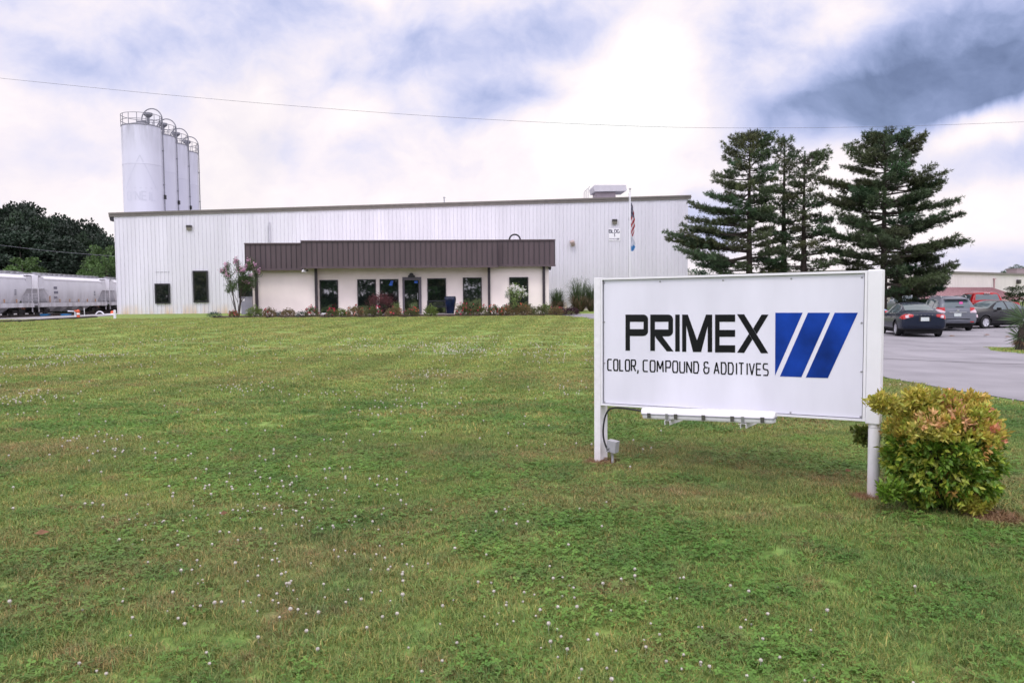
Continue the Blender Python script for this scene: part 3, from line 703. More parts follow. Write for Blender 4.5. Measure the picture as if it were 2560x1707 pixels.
for x, y in prof: V += [(x, y, Z0), (x, y, roofz(x) - .1)]
F = [(2 * i, 2 * i + 2, 2 * i + 3, 2 * i + 1) for i in range(len(prof) - 1)]
m = MB(); m.add(V, F); fwall = m.build('front_wall', white_metal, bld)
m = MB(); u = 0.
while u < LM - .2: m.box(u + .081, u + .104, -.004, .02, Z0, roofz(u) - .12); u += pitch  # thin greyer strip along one foot of every rib
m.build('rib_strip', mat('rib_strip_grey', (.57, .56, .61), .7, .2), fwall)
D = 60.
m = MB(); m.add([(0, .01, Z0), (0, D, Z0), (0, D, HL - .1), (0, .01, HL - .1), (LM, .01, Z0), (LM, D, Z0), (LM, D, HR - .1), (LM, .01, HR - .1)], [(0, 3, 2, 1), (4, 5, 6, 7), (1, 2, 6, 5)]); m.build('side_wall', white_metal, bld)
m = MB(); m.add([(-.3, .0, HL - .09), (LM + .3, .0, HR - .09), (LM + .3, D, HR - .09), (-.3, D, HL - .09), (-.3, 0, HL - .02), (LM + .3, 0, HR - .02), (LM + .3, D, HR - .02), (-.3, D, HL - .02)], [(0, 3, 2, 1), (4, 5, 6, 7), (0, 1, 5, 4), (1, 2, 6, 5), (2, 3, 7, 6), (3, 0, 4, 7)]); m.build('roof', grey_metal, bld)
m = MB(); s_ = (HR - HL) / LM
for (y0, y1, a, b) in ((-.10, -.035, -.25, .04), (-.15, -.1, -.06, .07)):
    m.add([(-.35, y0, HL + a), (LM + .22, y0, HR + a), (LM + .22, y1, HR + a), (-.35, y1, HL + a), (-.35, y0, HL + b), (LM + .22, y0, HR + b), (LM + .22, y1, HR + b), (-.35, y1, HL + b)], [(0, 3, 2, 1), (4, 5, 6, 7), (0, 1, 5, 4), (1, 2, 6, 5), (2, 3, 7, 6), (3, 0, 4, 7)])
m.build('roof_trim', taupe_trim, bld)
m = MB(); m.prism([(-.36, HL - .02), (-.36, HL - .22), (-.28, HL - .55), (-.06, HL - .62), (-.02, HL - .1)], -.02, 6.); m.build('gutter', black_trim, bld)
def frame_window(parent, face, x0, y0, x1, y1, fr=.07, depth=.06, off=0., mt=None, name='window', sill=True):
    (a, z1), (b, z0) = face.p(x0, y0, off), face.p(x1, y1, off); yy = off
    f = MB(); f.box(a, a + fr, yy - depth, yy + .01, z0, z1); f.box(b - fr, b, yy - depth, yy + .01, z0, z1); f.box(a + fr, b - fr, yy - depth, yy + .01, z1 - fr, z1); f.box(a + fr, b - fr, yy - depth, yy + .01, z0, z0 + fr)
    w = f.build(name, mt or black_trim, parent)
    MB().box(a + fr, b - fr, yy - depth + .02, yy - depth + .028, z0 + fr, z1 - fr).build('pane', glass, w)
    return a, b, z0, z1
frame_window(bld, MF, 387, 709, 426.5, 759, .11, .09, -.045)
frame_window(bld, MF, 482, 677, 522, 756, .11, .09, -.045)
frame_window(bld, MF, 596, 690, 632, 745, .06, .09, -.045)
# closed hatch outline above the small window
a, z = MF.p(388, 680); b, _ = MF.p(424, 680)
MB().box(a, b, -.036, -.033, z - .04, z).build('wall_seam', grey_metal, bld)
u_, z_ = MF.p(674, 555); _, zb_ = MF.p(674, 606)
m = MB(); m.tube([(u_, -.08, z_), (u_, -.08, zb_)], .05, 8); m.tube([(u_ - .13, -.07, z_ - .3), (u_ - .13, -.07, zb_)], .02, 6); m.build('wall_conduit', mat('conduit_white', (.55, .54, .60), .5, .1), bld)
u_, z_ = MF.p(1110, 494); m = MB(); m.tube([(u_, .5, roofz(u_) - .1), (u_, .5, z_ + .05)], .05, 8); m.lathe([(.1, 0), (.1, .05), (0, .12)], 10, (u_, .5, z_ + .02)); m.build('roof_vent_pipe', silver, bld)
def top_on(face, name, label, cat, px, py, off=0., group=None):
    u, z = face.p(px, py, off); p = face.A + face.u * u + face.n * off; return thing(name, label, cat, (p.x, p.y, z), face.rz, group)
wallpack = mat('wall_lamp_bronze', (.045, .04, .038), .5, .1); lens = mat('lamp_lens', (.25, .23, .20), .3, .1)
for px, py, lb in ((474, 570, 'dark square wall light high on the white wall left of the brown canopy'), (1536, 555, 'dark square wall light just above the BLDG 1 sign')):
    t = top_on(MF, 'wall_light', lb, 'wall light', px, py, group='square wall lights on the warehouse')
    m = MB(); m.prism([(-.20, .02), (.20, .02), (.20, .2), (-.20, .2)], -.26, -.033); m.build('housing', wallpack, t, bevel=.02)
    m = MB(); m.add([(-.18, -.24, .018), (.18, -.24, .018), (.18, -.034, .018), (-.18, -.034, .018), (-.18, -.16, -.19), (.18, -.16, -.19), (.18, -.034, -.19), (-.18, -.034, -.19)], [(0, 3, 2, 1), (4, 5, 6, 7), (0, 1, 5, 4), (1, 2, 6, 5), (2, 3, 7, 6), (3, 0, 4, 7)]); m.build('lens', lens, t)
t = top_on(MF, 'spot_light', 'round barrel shaped spotlight on the white wall right of the brown canopy', 'wall light', 1430, 608)
X = Matrix.Rotation(R_(25), 4, 'X') @ Matrix.Rotation(R_(-22), 4, 'Y')
MB().lathe([(.13, -.26), (.17, -.2), (.2, .05), (.19, .16), (.1, .2), (0, .2)], 20).build('barrel', mat('lamp_tan', (.42, .33, .30), .5), t, smooth=True, xf=Matrix.Translation((0, -.3, 0)) @ X)
MB().lathe([(0, -.25), (.125, -.262)], 20).build('lens', black_trim, t, xf=Matrix.Translation((0, -.3, 0)) @ X)
MB().tube([(-.1, -.03, .05), (-.2, -.15, .15), (-.19, -.3, .1)], .03, 6).build('bracket', black_trim, t)
t = top_on(MF, 'side_light', 'small shaded lamp sticking out past the right corner of the warehouse', 'wall light', 1724, 556)
MB().tube([(-.1, .2, .0), (.2, .2, .0)], .04, 6).build('arm', grey_metal, t)
MB().lathe([(.0, .12), (.12, .1), (.22, -.03), (.2, -.06), (0, -.05)], 16, (.28, .2, 0)).build('shade', grey_metal, t, smooth=True)
# BLDG 1 sign
(u0, z1), (u1, z0) = MF.p(1521.5, 571.5), MF.p(1550.5, 602)
p = MF.A + MF.u * u0; t = thing('building_sign', 'small white BLDG 1 sign on the white ribbed wall', 'sign', (p.x, p.y, z0), mrz); w, h = u1 - u0, z1 - z0
MB().box(0, w, -.05, -.034, 0, h).build('board', white_paint, t)
def flat_text(polys, y, name, mt, parent, dep=.004):
    m = MB()
    for P in polys: m.prism(P, y - dep, y)
    return m.build(name, mt, parent)
ink = mat('sign_ink', (.05, .05, .09), .5, .1)
flat_text(text_polys('BLDG', w * .04, h * .64, w * .88, h * .26, .055), -.0505, 'lettering', ink, t)
flat_text(text_polys('1', w * .43, h * .33, w * .16, h * .25, .06), -.0505, 'number', ink, t)
flat_text(text_polys('PRIMEX', w * .07, h * .1, w * .55, h * .09, .018), -.0505, 'company_name', ink, t)
flat_text([[(w * (.68 + i * .09), h * .2), (w * (.75 + i * .09), h * .2), (w * (.71 + i * .07), h * .07), (w * (.67 + i * .07), h * .07)] for i in range(3)], -.0505, 'logo', ink, t)
# rooftop unit
t = thing('rooftop_unit', 'grey hooded ventilation unit on the warehouse roof near its right end', 'roof unit', at(1516, 492, 67.5), mrz)
o_ = Face((t.location.x - 20, t.location.y - 20 * math.tan(mrz)), (t.location.x, t.location.y)); 
sc = 67.5 / FPX
m = MB(); m.box(-26 * sc, 22 * sc, -.2, 1.8, -.7, .35); m.build('curb', mat('unit_base', (.30, .25, .27), .6), t)
m = MB(); w0, w1 = -33 * sc, 45 * sc
m.add([(w0 - .05, -.5, .05), (w1 + .1, -.5, .05 + .1), (w1 + .1, 2, .15), (w0 - .05, 2, .05)], [(0, 1, 2, 3)])
m = MB(); m.prism([(-32 * sc, .36), (46 * sc, .40), (48.5 * sc, .5), (46 * sc, .93), (-32 * sc, .93), (-35 * sc, .8)], -.5, 1.9); m.build('hood', mat('unit_grey', (.52, .50, .53), .5, .06), t, bevel=.03)
m = MB()
for q in (-.47, .7, 1.85): m.tube([(-44 * sc, q, .8), (-47.5 * sc, q, .6), (-48 * sc, q, -.35)], .025, 6)
m.build('guard_rail', grey_metal, t)

# ------------------------------------------------------------------ office (front block with brown canopy)
OF0, OF1 = (-13.0, 51.0), (2.2, 51.8)
u_dir = Vector((MR.x - MA.x, MR.y - MA.y, 0)).normalized()
def line_at(px, Y): q = at(px, 700, Y); return q
oA = at(631, 700, 50.2); OB = oA + u_dir * 25
OFc = Face(oA, OB)                       # plane of the bright end walls
off = thing('office_building', 'low cream office with a dark brown standing seam canopy and tinted windows', 'building', (oA.x, oA.y, 0), OFc.rz)
gO = .45
MIDO, CANM, CANS = .3, -1.0, -.55       # recess of the middle wall, overhang of the canopies
uL = OFc.p(631, 700)[0]; uD1 = OFc.p(790, 700)[0]; uD2 = OFc.p(1222, 700)[0]; uR = OFc.p(1372, 700)[0]
ztop = OFc.p(1300, 650, 0)[1] + .9
MB().box(uL, uD1, 0, 11, gO, ztop).build('left_wall', stucco, off)
MB().box(uD2, uR, 0, 11, gO, ztop).build('right_wall', stucco, off)
MB().box(uD1, uD2, MIDO, 10.9, gO, ztop - .003).build('entrance_wall', stucco, off)
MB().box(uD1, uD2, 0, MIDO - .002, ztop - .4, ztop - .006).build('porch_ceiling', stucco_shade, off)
def canopy(x0, yt0, yb0, x1, yt1, yb1, offc, name, back=6.):
    (a, t0), (b, t1) = OFc.p(x0, yt0, offc), OFc.p(x1, yt1, offc); b0 = OFc.p(x0, yb0, offc)[1]; b1 = OFc.p(x1, yb1, offc)[1]
    tm, bmn = (t0 + t1) / 2, (b0 + b1) / 2
    f = MB(); f.box(a, b, offc, back, bmn + .02, tm); c = f.build(name, brown_metal, off)
    f = MB(); n = round((b - a) / .325)
    for i in range(n + 1):
        u = a + (b - a) * i / n; f.box(u - .016, u + .016, offc - .045, offc + .001, bmn + .1, tm - .06)
    f.build('standing_seam', brown_dark, c)
    f = MB(); f.box(a - .03, b + .03, offc - .07, offc - .002, tm - .05, tm + .03); f.box(a - .03, b + .03, offc - .055, offc - .002, bmn - .04, bmn + .09); f.build('fascia_edge', brown_metal, c)
    return a, b, bmn, tm
# the end canopies butt against the deeper middle one
cL = canopy(612, 610, 676, 752.5, 607.5, 674, CANS, 'side_canopy')
cM = canopy(752.5, 604, 672, 1243, 599, 665, CANM, 'middle_canopy', 5.)
cR = canopy(1243.5, 601, 666, 1387, 599, 664, CANS, 'side_canopy')
def downspout(px, y0, y1, offc):
    (u, za), (_, zb2) = OFc.p(px, y0, offc), OFc.p(px, y1, offc); MB().box(u - .085, u + .085, offc - .12, offc, zb2, za).build('downspout', brown_dark, off)
downspout(640.5, 675, 785, -.003); downspout(790, 671, 790, .0); downspout(1222, 664, 785, .0); downspout(1359, 664, 775, -.003)
WN = [(799, 700, 846.5, 784), (893, 698.5, 941, 786), (949, 698, 997.5, 786), (1068, 696, 1116, 786), (1157, 694, 1205, 781)]
for w_ in WN: frame_window(off, OFc, *w_, off=MIDO, fr=.06)
frame_window(off, OFc, 1273, 693, 1321, 778, off=0., fr=.06)
# entrance door with surround and small arched crest
(a, z1), (b, z0) = OFc.p(1006, 693, MIDO), OFc.p(1054.5, 787, MIDO); y = MIDO
gdoor = mat('door_frame_grey', (.10, .09, .105), .5)
m = MB(); m.box(a, a + .13, y - .09, y, z0, z1); m.box(b - .17, b, y - .09, y, z0, z1); m.box(a + .13, b - .17, y - .09, y, z1 - .2, z1); dr = m.build('door_frame', gdoor, off)
MB().box(a + .135, b - .175, y - .05, y - .01, z0, z1 - .205).build('door', glass, off)
m = MB(); m.tube([(b - .24, y - .11, z0 + 1.0), (b - .24, y - .11, z0 + 1.4)], .018, 8); m.box(b - .26, b - .22, y - .11, y - .05, z0 + 1.0, z0 + 1.03); m.box(b - .26, b - .22, y - .11, y - .05, z0 + 1.37, z0 + 1.4); m.build('door_handle', silver, off)
cx = (OFc.p(1029, 690, MIDO)[0]); zc = z1; 
pts = [(cx - .22, zc - .03), (cx + .22, zc - .03), (cx + .22, zc + .12)] + [(cx + .15 * math.cos(t_), zc + .12 + .15 * math.sin(t_)) for t_ in [math.pi * i / 10 for i in range(11)]] + [(cx - .22, zc + .12)]
m = MB(); m.prism(pts, y - .14, y - .09); m.build('door_crest', black_trim, off)
blue = mat('blue_sticker', (.02, .10, .45), .5)
for poly in ([(977, 702), (983, 702), (981, 714), (972, 714)],):
    q = [OFc.p(px, py, MIDO - .062) for px, py in poly]; m = MB(); m.prism(q, MIDO - .066, MIDO - .062); m.build('blue_sticker', blue, off)
q = [OFc.p(px, py, MIDO - .062) for px, py in ((1036, 703), (1044, 702), (1044, 708), (1036, 708))]; m = MB(); m.prism(q, MIDO - .066, MIDO - .058); m.build('blue_sticker', blue, off)
# flood light under the canopy, camera at right corner
t = top_on(OFc, 'flood_light', 'white round flood light under the left end of the canopy', 'wall light', 760, 677, -.5)
MB().lathe([(.13, -.1), (.16, -.04), (.13, .05), (.05, .1), (0, .1)], 16).build('lamp', light_plastic, t, smooth=True)
MB().lathe([(.05, 0), (.07, .0), (.07, .1), (0, .1)], 12, (.2, 0, -.03)).build('sensor', black_trim, t)
t = top_on(OFc, 'security_camera', 'small black camera below the right end of the canopy', 'camera', 1374, 670, -.1)
MB().box(-.1, .1, -.12, .08, -.05, .05).build('body', black_trim, t, bevel=.02); MB().lathe([(0, -.1), (.06, -.08), (.07, 0), (0, 0)], 12, (.02, -.02, -.05)).build('dome', rubber, t)
# dark hoop standing on the office roof
t = top_on(OFc, 'roof_hoop', 'black hoop standing on the office roof against the white wall', 'roof vent', 1287, 601, 2.)
m = MB(); m.tube([(.37 * math.cos(a_), 0, .02 + .37 * math.sin(a_)) for a_ in [R_(-30 + 240 * i / 16) for i in range(17)]], .055, 8); m.build('hoop', black_trim, t, smooth=True)
m = MB(); m.box(-.33, .33, -.03, .03, -.5, .02); m.build('louvre', mat('louvre_white', (.7, .7, .74)), t)
# grey electrical cabinet
(a, z1), (b, z0) = OFc.p(602, 743, .6), OFc.p(631, 786, .6); p = OFc.A + OFc.u * a + OFc.n * .6
t = thing('electrical_cabinet', 'grey metal utility cabinet left of the office corner behind the pink flowering tree', 'cabinet', (p.x, p.y, z0), OFc.rz)
w, h = b - a, z1 - z0; MB().box(0, w, 0, .5, 0, h).build('case', grey_metal, t, bevel=.02); MB().box(-.02, w + .02, -.02, .52, h, h + .04).build('lid', grey_metal, t)
MB().box(.06, .24, -.008, -.001, h * .78, h * .92).build('sticker', white_paint, t); MB().box(w * .42, w * .6, -.008, -.001, .08, .15).build('sticker', white_paint, t)
# planter
def gpy(px, py, Y): q = at(px, py, Y); return q
Yp = 48.6; p = at(1126, 784, Yp); gzp = p.z; k = Yp / FPX
t = thing('planter', 'tall tapered dark blue glazed planter beside the bench', 'planter', (p.x, p.y, gzp))
MB().lathe([(.20, 0), (.23, .02), (.30, .45), (.36, .85), (.355, .98), (.33, 1.04), (.345, 1.07), (.30, 1.07), (.28, .95), (0, .95)], 28).build('pot', mat('blue_glaze', (.008, .016, .045), .15, .5, 3), t, smooth=True)
# bench
t = thing('garden_bench', 'black cast iron garden bench in front of the window right of the door', 'bench', OFc.A + OFc.u * OFc.p(1068, 780, -.3)[0] + OFc.n * -.28 + Vector((0, 0, OFc.p(1090, 785, -.4)[1])), OFc.rz)
iron = mat('black_iron', (.02, .022, .026), .5)
wB = OFc.p(1116, 780, .7)[0] - OFc.p(1068, 780, .7)[0]
m = MB(); [m.box(0, wB, -.42 + i * .09, -.35 + i * .09, .42, .445) for i in range(5)]; m.build('seat', iron, t)
m = MB(); m.box(0, wB, .02, .05, .82, .87); m.box(0, wB, .02, .05, .5, .53)
for i in range(14):
    x = wB * (i + .5) / 14; m.tube([(x - .04, .035, .53), (x + .04, .035, .62), (x - .04, .035, .72), (x + .04, .035, .82)], .011, 5)
m.build('backrest', iron, t)
for x in (0.02, wB - .02):
    m = MB(); m.tube([(x, -.42, 0), (x, -.4, .42), (x, -.38, .62), (x, .02, .64), (x, .04, .85)], .022, 6); m.tube([(x, .1, 0), (x, .04, .45)], .022, 6); m.build('leg', iron, t)

# ------------------------------------------------------------------ silos
def silo(px, Y, label):
    top = at(px, 312 if Y < 76 else 312, 75).z; p = at(px, 600, Y); r = 1.74; H = 17.9
    t = thing('silo', label, 'silo', (p.x, p.y, 0), group='silos standing in a row')
    V = []; 
    MB().lathe([(r, 0), (r, H * .33), (r + .012, H * .33 + .01), (r + .012, H * .335), (r, H * .34), (r, H * .80), (r + .012, H * .80 + .01), (r + .012, H * .805), (r, H * .81), (r, H)], 64).build('shell', silo_paint, t, smooth=True)
    MB().lathe([(r + .03, H), (r + .03, H + .08), (r * .5, H + .35), (0, H + .55)], 48).build('roof', silo_dark, t, smooth=True)
    m = MB(); n = 14
    for i in range(n):
        a = 6.283 * i / n; m.tube([(r * math.cos(a), r * math.sin(a), H), (r * math.cos(a), r * math.sin(a), H + 1.1)], .03, 5)
    for h in (.55, 1.1): m.tube([((r + .01) * math.cos(6.2832 * i / 40), (r + .01) * math.sin(6.2832 * i / 40), H + h) for i in range(41)], .028, 5, cap=False)
    m.box(-.3, .5, -.3, .3, H + .3, H + .62)
    m.build('railing', silo_dark, t)
    m = MB(); m.lathe([(.12, .0), (.12, .5), (.4, .75), (.4, .95), (0, .95)], 14, (.95, -.6, H + .3)); m.build('vent', silo_dark, t)
    xr = r + .10; a0 = R_(16); ex, ey = xr * math.cos(a0), xr * math.sin(a0); R2 = .97; cxx = ex - R2
    m = MB(); m.tube([(ex, ey, 0), (ex, ey, H + .9)] + [(cxx + R2 * math.cos(t_), ey, H + .9 + R2 * 1.05 * math.sin(t_)) for t_ in [math.pi * i / 14 for i in range(15)]] + [(cxx - R2, ey, H + .3)], .055, 8)
    m.build('filling_pipe', silo_dark, t, smooth=True)
    for h in (3., 6.2, 9.4, 12.6, 15.8): MB().box(ex - .22, ex + .06, ey - .06, ey + .06, h, h + .1).build('pipe_clamp', silo_dark, t)
    MB().box(ex - .04, ex + .14, ey - .1, ey + .1, 11.3, 11.7).build('valve_box', black_trim, t)
    return t
s1 = silo(363, 75.0, 'nearest and largest looking of the four white silos with faded lettering')
# faded lettering on the first silo, wrapped round the shell
faded = mat('faded_lettering', (.545, .548, .63), .5, .05)
P = []
for poly in text_polys("O'NEIL", -1.6, 11.0, 2.7, .75, .13) + stroke([(-1.7, 12.1), (-.25, 15.1), (1.15, 12.1), (-1.7, 12.1)], .09, lambda a, b: (a, b)): P.append(poly)
V = []; F = []
for poly in P:
    (x0, zA_), (x1, zB_), (x2, zC_), (x3, zD_) = poly; n = 6; b = len(V)
    for i in range(n + 1):
        tt = i / n
        for (xa, za, xb, zb2) in ((x0, zA_, x1, zB_), (x3, zD_, x2, zC_)):
            xx = xa + (xb - xa) * tt; zz_ = za + (zb2 - za) * tt; an = R_(-90 + 26) + xx / 1.75; V.append((1.748 * math.cos(an), 1.748 * math.sin(an), zz_))
    F += [(b + 2 * i, b + 2 * i + 1, b + 2 * i + 3, b + 2 * i + 2) for i in range(n)]
npmesh('lettering', V, F, faded, s1)
silo(400, 79.3, 'second of the four white silos counted from the left')
silo(432, 83.7, 'third of the four white silos counted from the left')
silo(459, 88.0, 'rightmost and farthest of the four white silos')

# ------------------------------------------------------------------ rail cars, track
hop_w = mat('hopper_grey', (.68, .67, .70), .45, .08, .8, dirt=((.30, .27, .25), 1.2, 3.0, .55), stretch=(1, 1, .3)); hop_d = mat('underframe', (.03, .026, .026), .8, .3); rust = mat('rust', (.19, .085, .05), .9, .3)
tape = mat('reflective_tape', (.50, .30, .18), .6); wheelm = mat('wheel_steel', (.045, .038, .036), .6, .3)
AX = Vector((-.1, .995, 0)).normalized()
def hopper(Y0, label, side_x):
    """covered hopper; local x runs along the car (away from the camera), y+ is the near side"""
    L = 17.2; org = Vector((side_x, Y0, .05)) - Vector((AX.y, -AX.x, 0)) * 1.55; rz = math.atan2(AX.y, AX.x)
    t = thing('hopper_car', label, 'rail car', org, rz, 'covered hopper cars on the rail siding')
    half = [(-1.30, 1.45), (-1.5, 2.0), (-1.55, 2.7), (-1.52, 3.4), (-1.42, 3.9)]
    def sec(s, x, ztr):
        pts = [(-a, b) for a, b in half][::-1]; return [(x, a * s, max(b, ztr)) for a, b in half] + [(x, -a * s, max(b, ztr)) for a, b in reversed(half)]
    st = [(1.15, .97, 3.1), (1.2, 1, 2.95), (2.3, 1, 1.45), (5, 1, 1.45), (8.6, 1, 1.45), (12.2, 1, 1.45), (14.9, 1, 1.45), (16.0, 1, 2.95), (16.05, .97, 3.1)]
    m = MB(); n = 10; vs = [v for x, s, zt_ in st for v in sec(s, x, zt_)]
    m.add(vs, [(i * n + k, i * n + (k + 1) % n, (i + 1) * n + (k + 1) % n, (i + 1) * n + k) for i in range(len(st) - 1) for k in range(n)] + [tuple(range(n)), tuple(range((len(st) - 1) * n, len(st) * n))])
    m.build('body', hop_w, t, smooth=True)
    m = MB(); rp = [(-1.45, 3.91), (-1.47, 4.05), (-1.2, 4.32), (-.6, 4.5), (.6, 4.5), (1.2, 4.32), (1.47, 4.05), (1.45, 3.91)]
    m.add([(x, a, b) for x in (.9, 16.3) for a, b in rp], [tuple(range(8)), tuple(range(8, 16))] + [(i, (i + 1) % 8, (i + 1) % 8 + 8, i + 8) for i in range(8)]); m.build('roof', white_paint, t, smooth=True)
    m = MB()
    for sy in (-.75, .75):
        m.box(.7, 16.5, sy - .25, sy + .25, 4.66, 4.70)
        for i in range(14): m.box(1 + i * 1.17, 1.06 + i * 1.17, sy - .25, sy + .25, 4.48, 4.66)
    for i in range(14): m.tube([(1 + i * 1.17, 1.35, 4.15), (1 + i * 1.17, .95, 4.68)], .03, 4)
    m.build('roof_walk', silver, t)
    m = MB(); m.box(-.1, 17.3, 1.42, 1.60, 1.02, 1.46); m.box(-.1, 17.3, -1.60, -1.42, 1.02, 1.46); m.box(-.1, 1.6, -1.42, 1.42, 1.2, 1.4); m.box(15.6, 17.3, -1.42, 1.42, 1.2, 1.4); m.build('side_sill', hop_w, t)
    for x0 in (2.9, 5.75, 8.6, 11.45):   # discharge hoppers
        m = MB(); m.add([(x0, -1.35, 1.44), (x0 + 2.7, -1.35, 1.44), (x0 + 2.7, 1.35, 1.44), (x0, 1.35, 1.44), (x0 + 1.1, -.5, .45), (x0 + 1.6, -.5, .45), (x0 + 1.6, .5, .45), (x0 + 1.1, .5, .45)], [(0, 3, 2, 1), (4, 5, 6, 7), (0, 1, 5, 4), (1, 2, 6, 5), (2, 3, 7, 6), (3, 0, 4, 7)]); m.build('discharge_chute', hop_w, t)
    for xe, sg in ((0, 1), (17.2, -1)):
        m = MB(); xa, xb = sorted((xe, xe + sg * .06))
        m.box(xa, xb, -1.5, 1.5, 2.95, 4.3); xa2, xb2 = sorted((xe, xe + sg * 1.2)); m.box(xa2, xb2, -1.5, -1.46, 2.95, 4.2); m.box(xa2, xb2, 1.46, 1.5, 2.95, 4.2); m.box(xa2, xb2, -1.5, 1.5, 4.3, 4.36)
        m.build('end_panel', hop_w, t)
        m = MB()
        for sy in (-1.5, 1.44): m.box(xa, xa + .08, sy, sy + .08, .5, 2.95)
        for sy in (-.5, .5): m.box(xa, xa + .06, sy, sy + .06, 1.4, 2.4)
        for h in (1.7, 2.1, 2.4): m.box(xa + .01, xa + .05, -1.44, 1.44, h, h + .05)
        for h in (.55, .85, 1.6, 1.95, 2.3, 2.65): m.box(xa2, xa2 + .45, 1.56, 1.6, h, h + .04)
        m.build('ladder', hop_w, t)
        m = MB(); m.add([(xe + sg * 1.3, -1.35, 2.93), (xe + sg * 1.3, 1.35, 2.93), (xe + sg * 2.4, 1.3, 1.45), (xe + sg * 2.4, -1.3, 1.45)], [(0, 1, 2, 3)]); m.build('slope_sheet', hop_w, t)
        MB().box(min(xe, xe - sg * .6), max(xe, xe - sg * .6), -.12, .12, .75, 1.05).build('coupler', rust, t)
        xc = xe + sg * 2.0
        m = MB(); m.box(xc - 1.2, xc + 1.2, .92, 1.1, .42, .78); m.box(xc - 1.2, xc + 1.2, -1.1, -.92, .42, .78); m.box(xc - .25, xc + .25, -1.2, 1.2, .55, .95); bg_ = m.build('bogie', hop_d, t)
        for dx in (-.88, .88):
            m = MB()
            for sy in (-.72, .72): m.lathe([(0, -.06), (.46, -.06), (.46, .03), (.49, .05), (0, .07)], 20)
            w1 = MB()
            for sy in (-.74, .74): w1.add([(v[0], v[1], v[2] + sy) for v in MB().lathe([(0, -.06), (.45, -.06), (.45, .06), (0, .06)], 20).v], MB().lathe([(0, -.06), (.45, -.06), (.45, .06), (0, .06)], 20).f)
            w1.tube([(0, 0, -.74), (0, 0, .74)], .08, 8)
            w1.build('wheel_set', wheelm, bg_, xf=Matrix.Translation((xc + dx, 0, .47)) @ Matrix.Rotation(R_(90), 4, 'X'))
    for x in (2.3, 4.6, 7, 9.3, 11.6, 13.9): MB().box(x, x + .08, -1.60, -1.50, 1.5, 2.2 if x < 3 else 1.85).build('reflector', tape, t)
    m = MB()
    # grey stencilled numbers and data lines on side and end
    for (x, z, w, h) in ((3.3, 2.95, .9, .28), (3.3, 2.45, 1.1, .28), (3.3, 2.05, .8, .1), (3.3, 1.9, .8, .1), (13.6, 2.7, .5, .1), (13.6, 2.5, .6, .1), (13.6, 2.3, .5, .1)):
        k = int(w / .2)
        for i in range(k): m.box(x + i * .2, x + i * .2 + .13, -1.575, -1.545, z, z + h)
    m.build('stencil', mat('stencil_grey%d' % int(Y0), (.20, .20, .24)), t)
    return t
hopper(83.3, 'grey covered hopper rail car fully in view left of the warehouse', -50.1)
hopper(64.9, 'grey covered hopper rail car cut by the left edge of the photo', -48.25)
hopper(101.7, 'farthest grey hopper rail car half hidden by the warehouse corner', -51.95)
railm = mat('rail_steel', (.075, .055, .05), .6, .2)
def track(cx, cy, s0, s1, label):
    t = thing('railway_track', label, 'railway track', (cx, cy, .0), math.atan2(AX.y, AX.x), 'rail sidings left of the lawn')
    for sy in (-.72, .72): MB().box(s0, s1, sy - .035, sy + .035, .16, .30).build('rail', railm, t)
    m = MB(); x = s0
    while x < s1: m.box(x, x + .22, -1.3, 1.3, .03, .165); x += .6
    tag(m.build('ties', timber, t), kind='stuff')
c0 = Vector((-48.25, 64.9, 0)) - Vector((AX.y, -AX.x, 0)) * 1.55
track(c0.x, c0.y, -30, 60, 'rail siding under the grey hopper cars')
track(c0.x + 5.6, c0.y + .55, -32, 14, 'empty rail siding between the hopper cars and the lawn')
def gp(px, py, Y=None): p = gpt(px, py); return p
# rough timber edging along the gravel
pts = [gpt(px, py) for px, py in ((-60, 808), (60, 804.5), (150, 799), (240, 793.5))]
m = MB()
for i in range(3):
    a, b = pts[i], pts[i + 1]; d = (b - a).normalized(); n_ = Vector((-d.y, d.x, 0))
    a2 = a + d * .15; vs = []
    for q in (a2, b - d * .1):
        for sx_, sz in ((-.14, 0), (.14, 0), (.14, .13), (-.14, .13)): vs.append((q.x + n_.x * sx_, q.y + n_.y * sx_, q.z - .03 + sz * random.uniform(.8, 1.1)))
    m.add(vs, [(0, 1, 2, 3), (4, 7, 6, 5), (0, 4, 5, 1), (1, 5, 6, 2), (2, 6, 7, 3), (3, 7, 4, 0)])
tag(m.build('timber_edging', timber), 'dark old timber edging between the gravel and the lawn at far left', 'edging')
# pipes, marker post, bollard and red valve near the corner
pv = mat('pvc_white', (.74, .74, .78), .4)
pa = [at(205, 790, 61), at(250, 788.5, 61), at(291, 785.5, 60.8)]
t_ = MB().tube(pa, .075, 8); t_.build('white_pipe', pv, smooth=True); tag(bpy.data.objects['white_pipe'], 'long white pipe lying along the gravel toward the warehouse corner', 'pipe')
a = at(248, 787, 61.5); m = MB(); m.tube([(a.x + .33 * math.cos(t), a.y + .1, a.z - .1 + .35 * math.sin(t)) for t in [math.pi * i / 12 for i in range(13)]], .05, 8); tag(m.build('pipe_hoop', pv, smooth=True), 'small arched white pipe above the gravel', 'pipe')
a = gpt(188, 795); m = MB(); m.tube([(a.x, a.y, a.z), (a.x, a.y, a.z + .42), (a.x - .45, a.y, a.z + .45)], .035, 8); m.tube([(a.x + .6, a.y, a.z), (a.x + .6, a.y, a.z + .65)], .02, 6); tag(m.build('standpipe', pv, smooth=True), 'thin white standpipe with an elbow left of the orange hydrant', 'pipe')
a = gpt(196, 796); t = thing('hydrant', 'orange red hydrant with a white band standing by the gravel', 'hydrant', a)
red = mat('hydrant_red', (.62, .10, .035), .5)
MB().lathe([(.2, 0), (.18, .05), (.10, .1), (.08, .22), (.08, .38), (.11, .4), (.11, .46), (.08, .52), (.03, .56), (0, .56)], 16).build('body', red, t, smooth=True)
